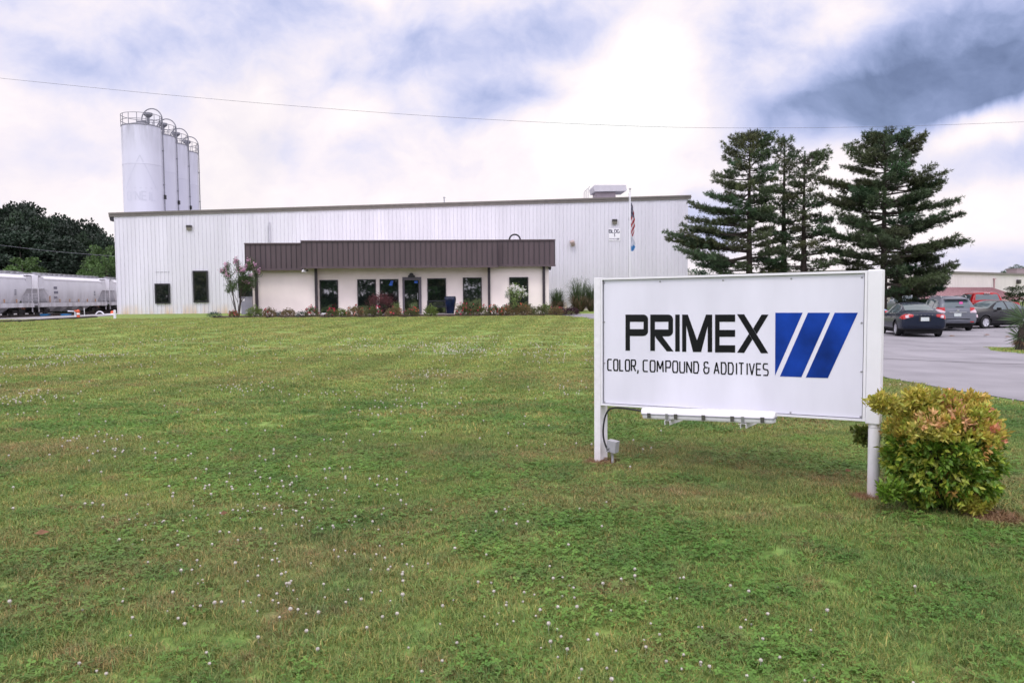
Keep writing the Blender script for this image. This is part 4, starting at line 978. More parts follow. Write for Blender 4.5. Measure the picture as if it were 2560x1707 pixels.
MB().lathe([(.09, .23), (.105, .28), (.09, .34)], 14).build('band', white_paint, t)
MB().tube([(-.02, 0, .44), (-.2, -.05, .48)], .05, 8).build('outlet', red, t)
a = gpt(287.5, 797.5); t = thing('marker_post', 'short white post at the left corner of the warehouse', 'post', a)
MB().lathe([(.075, 0), (.075, .5), (.04, .54), (0, .54)], 14).build('post', pv, t, smooth=True)
a = at(281, 781, 62.0); t = thing('valve', 'small red valve wheel beside the short white post', 'valve', a)
MB().lathe([(.02, -.02), (.14, -.015), (.14, .04), (.02, .05)], 16, (0, 0, 0)).build('wheel', red, t, xf=Matrix.Rotation(R_(70), 4, 'X')); MB().tube([(0, 0.05, -.45), (0, .05, 0)], .03, 6).build('stem', red, t)
bl = mat('blue_tarp', (.03, .20, .45), .6)
for i, (px, lb) in enumerate(((113, 'blue plastic tray under the middle hopper car, left one'), (165, 'blue plastic tray under the middle hopper car, right one'))):
    a = at(px, 787.5, 76); m = MB(); m.add([(-.3, -.2, 0), (.3, -.2, 0), (.3, .2, 0), (-.3, .2, 0), (-.4, -.28, .2), (.4, -.28, .2), (.4, .28, .2), (-.4, .28, .2)], [(0, 3, 2, 1), (0, 1, 5, 4), (1, 2, 6, 5), (2, 3, 7, 6), (3, 0, 4, 7)])
    o = m.build('plastic_tray', bl); o.location = (a.x, a.y, .25); tag(o, lb, 'tray')

# ------------------------------------------------------------------ second building, far right
b2A = at(2180, 690, 128); b2B = at(2720, 705, 190); F2 = Face(b2A, b2B)
t2 = thing('far_warehouse', 'long pale metal building with a red awning behind the parked cars', 'building', (b2A.x, b2A.y, 0), F2.rz)
ht = F2.p(2375, 681)[1]; ht2 = F2.p(2560, 692)[1]; ht = (ht + ht2) / 2
V = []; u = 0
while u < F2.L: V += [(u, 0, -2.), (u, 0, ht), (u + .45, 0, -2.), (u + .45, 0, ht), (u + .5, -.05, -2.), (u + .5, -.05, ht), (u + .6, -.05, -2.), (u + .6, -.05, ht), (u + .65, 0, -2.), (u + .65, 0, ht)]; u += .65
m = MB(); m.add(V, [(2 * i, 2 * i + 2, 2 * i + 3, 2 * i + 1) for i in range(len(V) // 2 - 1)]); m.build('front_wall', mat('pale_metal', (.62, .58, .56), .5, .05, .3), t2)
MB().box(0, F2.L, .1, 40, -2, ht - .1).build('rear_block', grey_metal, t2)
MB().box(-.3, F2.L + .3, -.25, 40.2, ht, ht + .45).build('roof', taupe_trim, t2)
(ua, za), (ub, zb2) = F2.p(2395, 719), F2.p(2476, 717); _, zlo = F2.p(2490, 748)
pinkred = mat('red_awning', (.42, .25, .26), .5, .1)
ue = F2.p(2493, 745)[0]
m = MB(); ul = ua - 26
m.add([(ul, -.1, za), (ub, -.1, za), (ub + 3.5, -5, zlo), (ul - 2, -5, zlo), (ul, -.1, za - .25), (ub, -.1, za - .25), (ub + 3.5, -5, zlo - .25), (ul - 2, -5, zlo - .25)], [(0, 1, 2, 3), (4, 7, 6, 5), (3, 2, 6, 7), (1, 5, 6, 2), (0, 3, 7, 4)]); aw = m.build('awning', pinkred, t2)
m = MB(); n = 40
for i in range(n + 1):
    f = i / n; x0 = ul + (ub - ul) * f; x1 = ul - 2 + (ub + 3.5 - ul + 2) * f; m.tube([(x0, -.12, za + .03), (x1, -5.0, zlo + .03)], .09, 4)
m.build('awning_seam', mat('awning_dark', (.24, .12, .13), .5), aw)
u, z = F2.p(2484, 698); _, z0 = F2.p(2484, 722); m = MB(); m.tube([(u, -.15, z0), (u, -.15, z)], .12, 6); m.box(u - .5, u + .5, -.3, -.06, z, z + .15); m.build('vent_pipe', pinkred, t2)
(u0_, z1), (u1_, z0) = F2.p(2365, 685), F2.p(2376, 697)
p = F2.A + F2.u * u0_; tt = thing('far_building_sign', 'small white BLDG 2 sign on the pale building behind the pines', 'sign', (p.x, p.y, z0), F2.rz); w, h = u1_ - u0_, z1 - z0
MB().box(0, w, -.15, -.08, 0, h).build('board', white_paint, tt)
flat_text(text_polys('BLDG', w * .06, h * .7, w * .9, h * .2, .07), -.151, 'lettering', ink, tt, .02); flat_text(text_polys('2', w * .4, h * .3, w * .25, h * .3, .08), -.151, 'number', ink, tt, .02)
tt = top_on(F2, 'wall_light', 'dark wall light on the pale far building above the round dark bush', 'wall light', 2542, 704); MB().box(-.5, .5, -.7, -.06, -.4, .4).build('housing', wallpack, tt, bevel=.08); MB().box(-.4, .4, -.6, -.1, -.55, -.405).build('lens', lens, tt)
a = at(2557, 692, 190); m = MB(); m.box(-1.5, 6, 0, 4, -1, 1.9); m.box(-1.6, 6.1, -.1, 4.1, 1.9, 2.05); o = m.build('roof_box', mat('unit_brown', (.30, .24, .24), .6)); o.location = a; tag(o, 'brown box unit on the roof at the right edge', 'roof unit')

# ------------------------------------------------------------------ flagpole, cables
fp = at(1575, 480, 58.5); t = thing('flagpole', 'white flagpole with a silver ball rising behind the sign', 'flagpole', (fp.x, fp.y, .55))
hh = fp.z - .55
MB().tube([(0, 0, 0), (0, 0, hh * .5), (0, 0, hh)], [.085, .07, .045], 14).build('pole', mat('pole_white', (.80, .80, .84), .35, .03), t, smooth=True)
MB().lathe([(0, -.09), (.07, -.05), (.09, 0), (.07, .05), (0, .09)], 14, (0, 0, hh + .22)).build('ball', silver, t, smooth=True); MB().lathe([(.06, 0), (.03, .06), (.02, .16)], 10, (0, 0, hh)).build('truck', silver, t)
MB().tube([(-.1, -.03, hh - .1), (-.11, -.03, 1)], .012, 4).build('halyard', silver, t); MB().box(-.13, -.08, -.05, 0, hh - 2.1, hh - 1.9).build('snap_hook', silver, t)
def limp_flag(name, z1, z0, w, regions, label):
    """a flag hanging limp: folded cloth with stripes across its fold"""
    nu, nv = 22, 40; V = []; F = []; Cc = []
    for j in range(nv + 1):
        v = j / nv; z = z1 + (z0 - z1) * v; wv_ = w * (.35 + .65 * math.sin(min(1, v * 1.3) * math.pi * .62)) * (1.0 - .35 * max(0, v - .75) * 4)
        for i in range(nu + 1):
            f = i / nu; x = .09 + f * wv_; y = .12 * math.sin(f * 9 + v * 3) * (1 - .3 * v); V.append((x, y, z - f * .22 * (1 - v) - .05 * math.sin(f * 12))); Cc.append(regions(f, v))
    for j in range(nv):
        for i in range(nu): b = j * (nu + 1) + i; F.append((b, b + 1, b + nu + 2, b + nu + 1))
    o = npmesh(name, V, F, flower, col=np.array(Cc), smooth=True); o.location = (fp.x, fp.y, .55); return tag(o, label, 'flag')
def us(f, v):
    if v < .42 and f < .75 + .2 * math.sin(v * 20): 
        return (.02, .025, .075) if (int(f * 9 + 3) * 7 + int(v * 40) * 3) % 5 else (.3, .3, .4)
    return (.36, .02, .03) if math.sin(v * 30 + f * 6.5) > -.1 else (.75, .72, .76)
limp_flag('national_flag', fp.z - .55 - .75, at(1580, 590, 58.5).z - .55, .27, us, 'limp red, white and blue striped flag hanging on the flagpole')
limp_flag('small_flag', at(1580, 588, 58.5).z - .55, at(1580, 627, 58.5).z - .55, .30, lambda f, v: (.66, .68, .76) if v < .62 + .08 * math.sin(f * 8) else (.08, .28, .58), 'limp white and light blue flag hanging below the striped flag')
cabm = mat('cable', (.16, .16, .19), .6)
def cable(pix, Y, r, label, ext=.25):
    P = [at(px, py, Y) for px, py in pix]; P = [P[0] + (P[0] - P[1]) * ext] + P + [P[-1] + (P[-1] - P[-2]) * ext]
    o = MB().tube(smooth_path(P, 14), r, 5).build('overhead_cable', cabm); tag(o, label, 'cable')
cable([(0, 196), (400, 236), (800, 270.5), (1200, 298), (1640, 317.5), (2000, 320), (2300, 314.5), (2560, 305)], 30, .006, 'long overhead cable sagging across the whole sky')
cable([(0, 613), (130, 628), (288, 641)], 70, .013, 'thin cable in front of the dark woods left of the warehouse', 1.5)
# ------------------------------------------------------------------ cars
car_glass = mat('car_glass', (.085, .115, .125), .05, .1, ior=1.6); tyre_m = mat('tyre', (.014, .014, .015), .8, .2); alloy = mat('alloy', (.55, .55, .58), .3, .05, metal=.6)
lamp_red = mat('tail_red', (.42, .012, .012), .15, .1, spec=.7); lamp_clear = mat('tail_clear', (.62, .50, .54), .12, .1); chrome = mat('chrome', (.75, .75, .78), .15, .05, metal=.9)
plate_m = mat('plate', (.55, .60, .58), .5, .15, 30); under = mat('underbody', (.012, .012, .013), .85)
def pinp(x, z, P):
    c = np.zeros(len(x), bool); j = len(P) - 1
    for i in range(len(P)):
        xi, zi = P[i]; xj, zj = P[j]
        c ^= ((zi > z) != (zj > z)) & (x < (xj - xi) * (z - zi) / ((zj - zi) or 1e-9) + xi); j = i
    return c
def grow(P, d):
    n = len(P); cx = sum(p[0] for p in P) / n; cz = sum(p[1] for p in P) / n
    o = []
    for x, z in P:
        r = math.hypot(x - cx, z - cz); o.append((x + (x - cx) / r * d * 1.3, z + (z - cz) / r * d))
    return o
def car(name, label, paint, st, pos, head, wheels, wr, side_glass, rear_glass, front_glass, lamps, cat='car', bow=.07, trim=None, spokes=5, extras=None, rear_trim=None, group=None, lower=None):
    hx, hy = head; hl = math.hypot(hx, hy); hx /= hl; hy /= hl
    t = thing(name, label, cat, (pos[0], pos[1], gz(pos[0], pos[1]) + .012), math.atan2(hy, hx), group)
    V = []; F = []
    def half(s):
        x, zb, w, belt, wt, zt = s
        return [(0, zb), (.7 * w, zb), (.96 * w, zb + .06), (w, zb + .22), (w, (zb + belt) / 2 + .08), (.985 * w, belt - .07), (.93 * w, belt), (wt, zt - .05), (.82 * wt, zt - .008), (.4 * wt, zt + .01), (0, zt + .015)]
    rings = []
    for s in st:
        h = half(s); ring = [(s[0], y, z) for y, z in h] + [(s[0], -y, z) for y, z in h[9:0:-1]]
        rings.append(list(range(len(V), len(V) + 20))); V += ring
    for a, b in zip(rings, rings[1:]):
        for k in range(20): F.append((a[k], b[k], b[(k + 1) % 20], a[(k + 1) % 20]))
    for ri, sg in ((0, -1), (-1, 1)):
        rg = rings[ri]; x0 = st[ri][0]
        def P(j): return rg[j]
        def Mm(j): return rg[(20 - j) % 20]
        cen = [rg[0]]
        for j in range(1, 10): V.append((x0 + sg * bow, 0, V[rg[j]][2])); cen.append(len(V) - 1)
        cen.append(rg[10])
        for j in range(10):
            for side in (P, Mm):
                q = [side(j), side(j + 1), cen[j + 1], cen[j]]; q = list(dict.fromkeys(q)); F.append(tuple(q) if (side is P) == (sg < 0) else tuple(q[::-1]))
    me = bpy.data.meshes.new('tmp'); me.from_pydata(V, [], F); bm = bmesh.new(); bm.from_mesh(me); bmesh.ops.recalc_face_normals(bm, faces=bm.faces); bm.to_mesh(me); bm.free()
    o = bpy.data.objects.new('tmp', me); COL.objects.link(o); md = o.modifiers.new('s', 'SUBSURF'); md.levels = 3; md.render_levels = 3
    dg = bpy.context.evaluated_depsgraph_get(); ev = o.evaluated_get(dg).to_mesh()
    nv = len(ev.vertices); Vn = np.empty(nv * 3); ev.vertices.foreach_get('co', Vn); Vn = Vn.reshape(-1, 3)
    NN = np.empty(nv * 3); ev.vertices.foreach_get('normal', NN); NN = NN.reshape(-1, 3)
    Fn = np.empty(len(ev.loops), dtype=np.int32); ev.loops.foreach_get('vertex_index', Fn); Fn = Fn.reshape(-1, 4)
    fn = np.empty(len(ev.polygons) * 3); ev.polygons.foreach_get('normal', fn); fn = fn.reshape(-1, 3)
    bpy.data.objects.remove(o)
    if np.mean(np.sum(fn * (Vn[Fn].mean(1) - Vn.mean(0)), 1)) < 0: fn = -fn; NN = -NN; Fn = Fn[:, ::-1].copy()
    for wx in wheels:   # round the wheel openings
        dx = Vn[:, 0] - wx; dz = Vn[:, 2] - wr; d = np.hypot(dx, dz); R = wr + .065
        near_ = (np.abs(d - R) < .035) & (np.abs(Vn[:, 1]) > .45)
        k = R / np.maximum(d, 1e-6); Vn[near_, 0] = wx + (dx * k)[near_]; Vn[near_, 2] = wr + (dz * k)[near_]
    c = Vn[Fn].mean(1)
    cut = np.zeros(len(Fn), bool)
    for wx in wheels: cut |= (np.hypot(c[:, 0] - wx, c[:, 2] - wr) < wr + .06) & (np.abs(c[:, 1]) > .45) & (c[:, 2] < wr * 2.6)
    def region_side(P): return pinp(c[:, 0], c[:, 2], P) & (np.abs(fn[:, 1]) > .35)
    def part(nm, mask, m, parent=t, offs=0.):
        idx = np.where(mask)[0]
        if len(idx) == 0: return None
        f = Fn[idx]; u, inv = np.unique(f, return_inverse=True); vv = Vn[u] + NN[u] * offs
        return npmesh(nm, vv, inv.reshape(-1, 4), m, parent, smooth=True)
    sg = region_side(side_glass); sgt = region_side(grow(side_glass, .035)) & ~sg if trim else np.zeros(len(Fn), bool)
    xm = st[len(st) // 2][0]
    rg = pinp(c[:, 1], c[:, 2], rear_glass) & (fn[:, 0] < -.12) & (c[:, 0] < xm) & ~sg & ~sgt
    fg = pinp(c[:, 1], c[:, 2], front_glass) & (fn[:, 0] > .12) & (c[:, 0] > xm) & ~sg & ~sgt if front_glass else np.zeros(len(Fn), bool)
    low = (c[:, 2] < (lower or .0)) & ~cut
    body = ~(sg | sgt | rg | fg | cut | low)
    part('body', body, paint)
    if lower: part('lower_cladding', low, under)
    for yy, nm in ((1, 'side_window'), (-1, 'side_window')):
        # split the side glass at the pillars
        xs = [p[0] for p in side_glass]; cuts = extras.get('pillars', []) if extras else []
        bounds = [min(xs) - .1] + cuts + [max(xs) + .1]; pil = np.zeros(len(Fn), bool)
        for pc in cuts: pil |= np.abs(c[:, 0] - pc) < .045
        for a, b in zip(bounds, bounds[1:]): part('side_window', sg & (np.sign(c[:, 1]) == yy) & (c[:, 0] > a) & (c[:, 0] <= b) & ~pil, car_glass)
        part('pillar', sg & pil & (np.sign(c[:, 1]) == yy), extras.get('pillar_mat', black_trim) if extras else black_trim)
        if trim: part('window_trim', sgt & (np.sign(c[:, 1]) == yy), trim)
    part('rear_window', rg, car_glass); part('windscreen', fg, car_glass)
    for nm, fnc, m_, of in lamps:
        for yy in (1, -1):
            k = fnc(c, fn) & (np.sign(c[:, 1]) == yy) & ~cut
            part(nm, k, m_, offs=of)
    # underbody, wells
    L = st[-1][0]; w = max(s[2] for s in st); zb = min(s[1] for s in st[2:-2])
    MB().box(.25, L - .25, -w * .72, w * .72, zb - .06, zb + .3).build('underbody', under, t)
    for wx in wheels:
        for sy in (1, -1):
            m = MB(); R = wr + .07; n = 14
            pts = [(wx + R * math.cos(a), wr + R * math.sin(a)) for a in [R_(-25 + 230 * i / n) for i in range(n + 1)]]
            y0, y1 = sy * (w - .07), sy * (w - .4)
            m.add([(x, y0, z) for x, z in pts] + [(x, y1, z) for x, z in pts], [(i, i + 1, i + n + 2, i + n + 1) for i in range(n)] + [tuple(range(n + 1, 2 * n + 2))]); m.build('wheel_well', under, t)
            wh = MB().lathe([(wr * .62, -.10), (wr * .93, -.105), (wr, -.08), (wr, .08), (wr * .93, .105), (wr * .64, .10), (wr * .62, .0)], 36)
            X = Matrix.Translation((wx, sy * (w - .125), wr)) @ Matrix.Rotation(R_(90 if sy < 0 else -90), 4, 'X')
            tw = wh.build('wheel', tyre_m, t, smooth=True, xf=X)
            r = MB(); r.lathe([(wr * .55, .055), (wr * .60, .09), (wr * .645, .098), (wr * .645, .05)], 36)
            for i in range(spokes):
                for da in ((-.16, .16) if spokes <= 5 else (0,)):
                    a = 6.283 * i / spokes; a2 = a + da; ww = .028
                    p0 = Vector((math.cos(a) * wr * .1, math.sin(a) * wr * .1, .075)); p1 = Vector((math.cos(a2) * wr * .59, math.sin(a2) * wr * .59, .088)); nn = Vector((-math.sin(a2), math.cos(a2), 0)) * ww
                    r.add([p0 - nn, p0 + nn, p1 + nn * 1.1, p1 - nn * 1.1, p0 - nn - Vector((0, 0, .03)), p0 + nn - Vector((0, 0, .03)), p1 + nn - Vector((0, 0, .03)), p1 - nn - Vector((0, 0, .03))], [(0, 1, 2, 3), (0, 4, 5, 1), (1, 5, 6, 2), (2, 6, 7, 3), (3, 7, 4, 0)])
            r.lathe([(wr * .16, .06), (wr * .16, .085), (0, .09)], 16); r.build('rim', alloy, tw, xf=X)
            d = MB().lathe([(0, .02), (wr * .6, .02)], 24); d.build('brake_disc', under, tw, xf=X)
    def rx(y, z):
        d = np.hypot(Vn[:, 1] - y, Vn[:, 2] - z); k = np.where((d < .06) & (Vn[:, 0] < xm))[0]
        return Vn[k, 0].min() if len(k) else 0
    if extras:
        for e_ in extras.get('rear', []):
            nm, y, z, w_, h_, dp, m_ = e_; x = rx(y, z); MB().box(x - dp, x + .05, y - w_ / 2, y + w_ / 2, z - h_ / 2, z + h_ / 2).build(nm, m_, t, bevel=min(.006, h_ / 5))
        if 'letters' in extras:
            word, yc, z, wd, h = extras['letters']; m = MB(); n = len(word)
            for i, ch in enumerate(word):
                y = yc + wd / 2 - (i + .5) * wd / n; x = rx(y, z)
                for pl in text_polys(ch, -h * .4, z - h / 2, h * .62, h, h * .2):
                    q = [(x - .012, y - a, b) for a, b in pl] + [(x + .02, y - a, b) for a, b in pl]; m.add(q, [(0, 1, 2, 3), (0, 4, 5, 1), (1, 5, 6, 2), (2, 6, 7, 3), (3, 7, 4, 0)])
            m.build('badge_lettering', chrome, t)
        for sy in (1, -1):
            if 'mirror' in extras:
                mx_, mz, mw = extras['mirror']; MB().box(mx_ - .06, mx_ + .08, min(sy * mw, sy * (mw + .2)), max(sy * mw, sy * (mw + .2)), mz - .07, mz + .07).build('wing_mirror', paint, t, bevel=.03)
            for hx_ in extras.get('handles', []):
                MB().box(hx_ - .09, hx_ + .09, min(sy * (w - .03), sy * (w + .005)), max(sy * (w - .03), sy * (w + .005)), extras['hz'] - .018, extras['hz'] + .018).build('door_handle', extras.get('hm', paint), t, bevel=.006)
            if 'rails' in extras:
                x0, x1, yy, z = extras['rails']; MB().tube([(x0, sy * yy, z - .05), (x0 + .12, sy * yy, z + .03), ((x0 + x1) / 2, sy * yy, z + .055), (x1 - .12, sy * yy, z + .01), (x1, sy * yy, z - .08)], .022, 6).build('roof_rail', chrome, t, smooth=True)
    return t
def P_(c1, c2, c3, nm, rough=.25): return mat(nm, (c1, c2, c3), rough, .03, .5, coat=.12, spec=.3)
navy = P_(.012, .017, .033, 'navy_paint'); silverp = P_(.15, .16, .185, 'slate_silver_paint', .3); blackp = P_(.008, .008, .010, 'black_paint'); redp = P_(.32, .010, .014, 'red_paint'); tealp = P_(.06, .09, .10, 'teal_grey_paint', .4); lightb = P_(.30, .38, .50, 'pale_blue_paint', .3)
HD = (.22, .975)
SEDAN = [(0, .42, .74, .86, .62, .95), (.06, .30, .85, .95, .72, 1.06), (.35, .24, .905, .99, .76, 1.09), (.75, .22, .925, 1.0, .72, 1.12), (1.05, .21, .93, 1.0, .62, 1.25), (1.45, .20, .93, .99, .585, 1.385), (1.9, .20, .93, .975, .575, 1.455), (2.3, .20, .93, .965, .575, 1.475), (2.65, .20, .93, .955, .575, 1.43), (2.98, .20, .925, .95, .62, 1.27), (3.32, .22, .92, .96, .70, 1.06), (3.9, .22, .90, .90, .72, .97), (4.4, .24, .84, .76, .66, .84), (4.6, .34, .70, .62, .56, .70)]
def lamp_sedan(c, n): return (n[:, 0] < .55) & (np.abs(c[:, 1]) > .45) & (c[:, 0] < .40) & (c[:, 2] > .775 + np.clip(.80 - np.abs(c[:, 1]), 0, 1) * .30 + np.clip(c[:, 0] - .12, 0, 1) * .1) & (c[:, 2] < .975 - np.clip(c[:, 0] - .1, 0, 1) * .5)
def placerear(mx, my, h, over):   # axle midpoint -> rear bumper centre
    hl = math.hypot(*h); return (mx - h[0] / hl * over, my - h[1] / hl * over)
SED_EX = dict(pillars=[1.42, 2.15], mirror=(2.95, 1.02, .9), handles=[1.75, 2.65], hz=.84, hm=navy,
    rear=[('plate', 0, .77, .33, .16, .012, plate_m), ('plate_recess', 0, .78, .46, .2, .004, black_trim), ('bumper_strip', 0, .50, 1.3, .02, .004, navy)], letters=('V', 0, .96, .1, .001))
ex = dict(SED_EX); ex['letters'] = ('VOLVO', 0, .95, .72, .035)
car('dark_sedan', 'dark navy sedan with bright red wraparound tail lights parked beside the sign', navy, SEDAN, placerear(17.72, 34.2, HD, 1.0), HD, (1.0, 3.75), .335,
    [(.95, 1.02), (1.15, 1.2), (1.5, 1.33), (2.0, 1.385), (2.35, 1.39), (2.66, 1.35), (3.14, 1.04), (3.05, 1.0), (2., 1.0)], [(-.58, 1.13), (-.50, 1.39), (.50, 1.39), (.58, 1.13)], [(-.62, 1.05), (-.52, 1.40), (.52, 1.40), (.62, 1.05)],
    [('tail_light', lamp_sedan, lamp_red, .008), ('tail_light_core', lambda c, n: (np.abs(c[:, 1]) > .62) & (np.abs(c[:, 1]) < .74) & (c[:, 2] > .82) & (c[:, 2] < .93) & (c[:, 0] < .2) & (n[:, 0] < -.2), lamp_clear, .012)],
    trim=chrome, spokes=9, lower=.36, extras=ex, group='cars in the parking lot')
SUV = [(0, .48, .78, .90, .68, 1.02), (.05, .34, .87, 1.0, .74, 1.2), (.18, .28, .905, 1.05, .70, 1.45), (.42, .26, .92, 1.06, .64, 1.63), (.8, .25, .92, 1.06, .63, 1.68), (1.5, .24, .92, 1.04, .63, 1.71), (2.2, .24, .92, 1.02, .62, 1.71), (2.7, .24, .92, 1.01, .61, 1.66), (3.1, .25, .915, 1.0, .63, 1.42), (3.5, .25, .91, 1.0, .72, 1.12), (3.95, .25, .90, .96, .74, 1.03), (4.35, .28, .86, .84, .68, .93), (4.62, .36, .72, .66, .56, .76)]
car('grey_suv', 'slate grey sport utility car with roof rails and pink sticker on its rear window', silverp, SUV, placerear(22.05, 39.35, HD, .95), HD, (.95, 3.65), .36,
    [(.45, 1.14), (.52, 1.42), (.9, 1.5), (1.6, 1.55), (2.4, 1.55), (2.75, 1.5), (3.35, 1.08), (2.2, 1.08), (.8, 1.1)], [(-.62, 1.14), (-.5, 1.5), (.5, 1.5), (.62, 1.14)], [(-.62, 1.1), (-.52, 1.6), (.52, 1.6), (.62, 1.1)],
    [('tail_light', lambda c, n: (np.abs(c[:, 1]) > .56) & (c[:, 0] < .42) & (c[:, 2] > .98) & (c[:, 2] < 1.16) & (np.abs(n[:, 2]) < .8), lamp_red, .008),
     ('tail_light_clear', lambda c, n: (np.abs(c[:, 1]) > .56) & (c[:, 0] < .38) & (c[:, 2] > .90) & (c[:, 2] < 1.05 + (np.abs(c[:, 1]) - .75) * .4), lamp_clear, .011)],
    trim=chrome, spokes=5, lower=.40, extras=dict(pillars=[1.1, 2.05], mirror=(3.1, 1.08, .88), handles=[1.7, 2.6], hz=.92, hm=chrome, rails=(.6, 2.6, .56, 1.69),
      rear=[('spoiler', 0, 1.575, 1.1, .05, .16, silverp), ('plate', 0, .80, .32, .16, .012, plate_m), ('chrome_strip', 0, .925, .78, .035, .012, chrome), ('badge', 0, 1.01, .11, .08, .012, chrome), ('pink_sticker', .02 - .2, 1.38, .16, .12, .006, mat('pink', (.7, .12, .38), .5)), ('bumper_insert', 0, .60, 1.1, .035, .006, under), ('rear_wiper', -.1, 1.19, .36, .03, .01, black_trim), ('bumper_reflector', .66, .46, .16, .04, .012, lamp_red), ('bumper_reflector', -.66, .46, .16, .04, .012, lamp_red)]), group='cars in the parking lot', cat='suv')
h3 = (-.95, -.31)
BS = [(s[0], s[1], s[2], s[3], s[4], s[5]) for s in SEDAN]
hl = math.hypot(*h3); fx, fy = 24.75 , 41.05   # front axle, visible side
nrm = (-h3[1] / hl, h3[0] / hl)
ctr = (fx - nrm[0] * .80, fy - nrm[1] * .80) if False else (fx + .80 * -nrm[0], fy + .80 * -nrm[1])
vis = Vector((-fx, -fy, 0)).dot(Vector((nrm[0], nrm[1], 0))) > 0
sgn = 1 if vis else -1
ctr = (fx - sgn * nrm[0] * .8, fy - sgn * nrm[1] * .8)
car('black_sedan', 'black sedan seen from the side at the right edge with silver wheels', blackp, BS, (ctr[0] - h3[0] / hl * 3.75, ctr[1] - h3[1] / hl * 3.75), h3, (1.0, 3.75), .33,
    [(.95, 1.02), (1.15, 1.2), (1.5, 1.33), (2.0, 1.385), (2.35, 1.39), (2.66, 1.35), (3.14, 1.04), (3.05, 1.0), (2., 1.0)], [(-.58, 1.13), (-.50, 1.39), (.50, 1.39), (.58, 1.13)], [(-.62, 1.05), (-.52, 1.40), (.52, 1.40), (.62, 1.05)],
    [('tail_light', lamp_sedan, lamp_red, .008), ('headlight', lambda c, n: (c[:, 0] > 4.25) & (np.abs(c[:, 1]) > .5) & (c[:, 2] > .60) & (c[:, 2] < .74), lamp_clear, .01)], spokes=5, extras=dict(pillars=[1.42, 2.2], mirror=(2.95, 1.03, .88), handles=[1.75, 2.7], hz=.84, hm=blackp, pillar_mat=blackp), group='cars in the parking lot')
TRUCK = [(0, .55, .96, 1.25, .90, 1.30), (.06, .5, 1.0, 1.28, .93, 1.34), (.9, .5, 1.0, 1.28, .93, 1.34), (1.78, .5, 1.0, 1.28, .92, 1.34), (1.86, .5, 1.0, 1.28, .86, 1.40), (1.98, .48, 1.0, 1.27, .74, 1.86), (2.3, .48, 1.0, 1.26, .72, 1.92), (3.0, .48, 1.0, 1.25, .72, 1.93), (3.6, .48, 1.0, 1.24, .72, 1.88), (4.1, .48, 1.0, 1.22, .80, 1.5), (4.4, .48, 1.0, 1.2, .86, 1.28), (5.2, .5, .98, 1.15, .84, 1.22), (5.7, .5, .92, 1.0, .78, 1.1), (5.9, .6, .84, .85, .7, .95)]
def truck(nm, lb, paint, pos, head, ex_, **k):
    return car(nm, lb, paint, TRUCK, pos, head, (1.15, 4.7), .40, [(2.15, 1.36), (2.2, 1.74), (2.6, 1.79), (3.4, 1.78), (4.15, 1.34), (3, 1.34)], [(-.70, 1.44), (-.62, 1.78), (.62, 1.78), (.70, 1.44)], [(-.72, 1.36), (-.6, 1.8), (.6, 1.8), (.72, 1.36)],
        [('tail_light', lambda c, n: (np.abs(c[:, 1]) > .80) & (c[:, 0] < .16) & (c[:, 2] > .86) & (c[:, 2] < 1.22) & (n[:, 0] < .3), lamp_red, .01)] + k.get('lm', []), cat='pickup', bow=.02, spokes=6, lower=.5, extras=ex_)
hd2 = (.12, .99)
pr = at(2496, 770, 45.5)
truck('red_pickup', 'bright red pickup truck seen from behind beyond the grey sport utility car', redp, (pr.x + .25, pr.y), hd2, dict(pillars=[2.9], mirror=(4.0, 1.35, 1.0), handles=[3.1], hz=1.15, hm=redp,
     rear=[('tailgate_handle', 0, 1.2, .3, .07, .015, chrome), ('plate', 0, .62, .3, .15, .012, plate_m), ('rear_bumper', 0, .60, 1.8, .2, .05, chrome), ('tail_light_ring', .88, 1.04, .05, .36, .02, chrome), ('tail_light_bar', .80, 1.02, .04, .3, .02, chrome), ('tailgate_badge', -.5, 1.02, .3, .05, .012, chrome)]))
bpy.data.objects['red_pickup']
m = MB().box(3.3, 3.45, -.3, .3, 1.925, 1.96); 
m2 = MB().box(1.94, 2.02, -.17, .17, 1.80, 1.86).build('brake_light', chrome, bpy.data.objects['red_pickup'], bevel=.01)
pg = at(2252, 760, 58)
truck('teal_pickup', 'dull teal grey pickup cab with four chrome framed rear panes, just behind the dark sedan', tealp, (pg.x - .2, pg.y - 2), (.3, .95), dict(pillars=[2.9], mirror=(4.0, 1.35, 1.0), handles=[3.1], hz=1.15,
     rear=[('plate', 0, .62, .3, .15, .012, plate_m)] ))
tp = bpy.data.objects['teal_pickup']
for y in (-.62, -.31, 0, .31, .62): MB().tube([(1.90, y, 1.45), (1.955, y * .97, 1.80)], .018, 5).build('window_bar', chrome, tp)
for z, x in ((1.45, 1.90), (1.80, 1.955)): MB().tube([(x, -.64, z), (x, .64, z)], .018, 5).build('window_bar', chrome, tp)
pl = at(2200, 780, 41)
car('pale_blue_car', 'pale blue car roof just showing behind the dark sedan at the sign edge', lightb, SEDAN, (pl.x - .4, pl.y), HD, (1.0, 3.75), .335,
    [(.95, 1.02), (1.15, 1.2), (1.5, 1.33), (2.0, 1.385), (2.35, 1.39), (2.66, 1.35), (3.14, 1.04), (2., 1.0)], [(-.58, 1.13), (-.50, 1.39), (.50, 1.39), (.58, 1.13)], [(-.62, 1.05), (-.52, 1.40), (.52, 1.40), (.62, 1.05)], [('tail_light', lamp_sedan, lamp_red, .008)], trim=chrome, spokes=7, extras=dict(pillars=[1.42, 2.15]), group='cars in the parking lot')

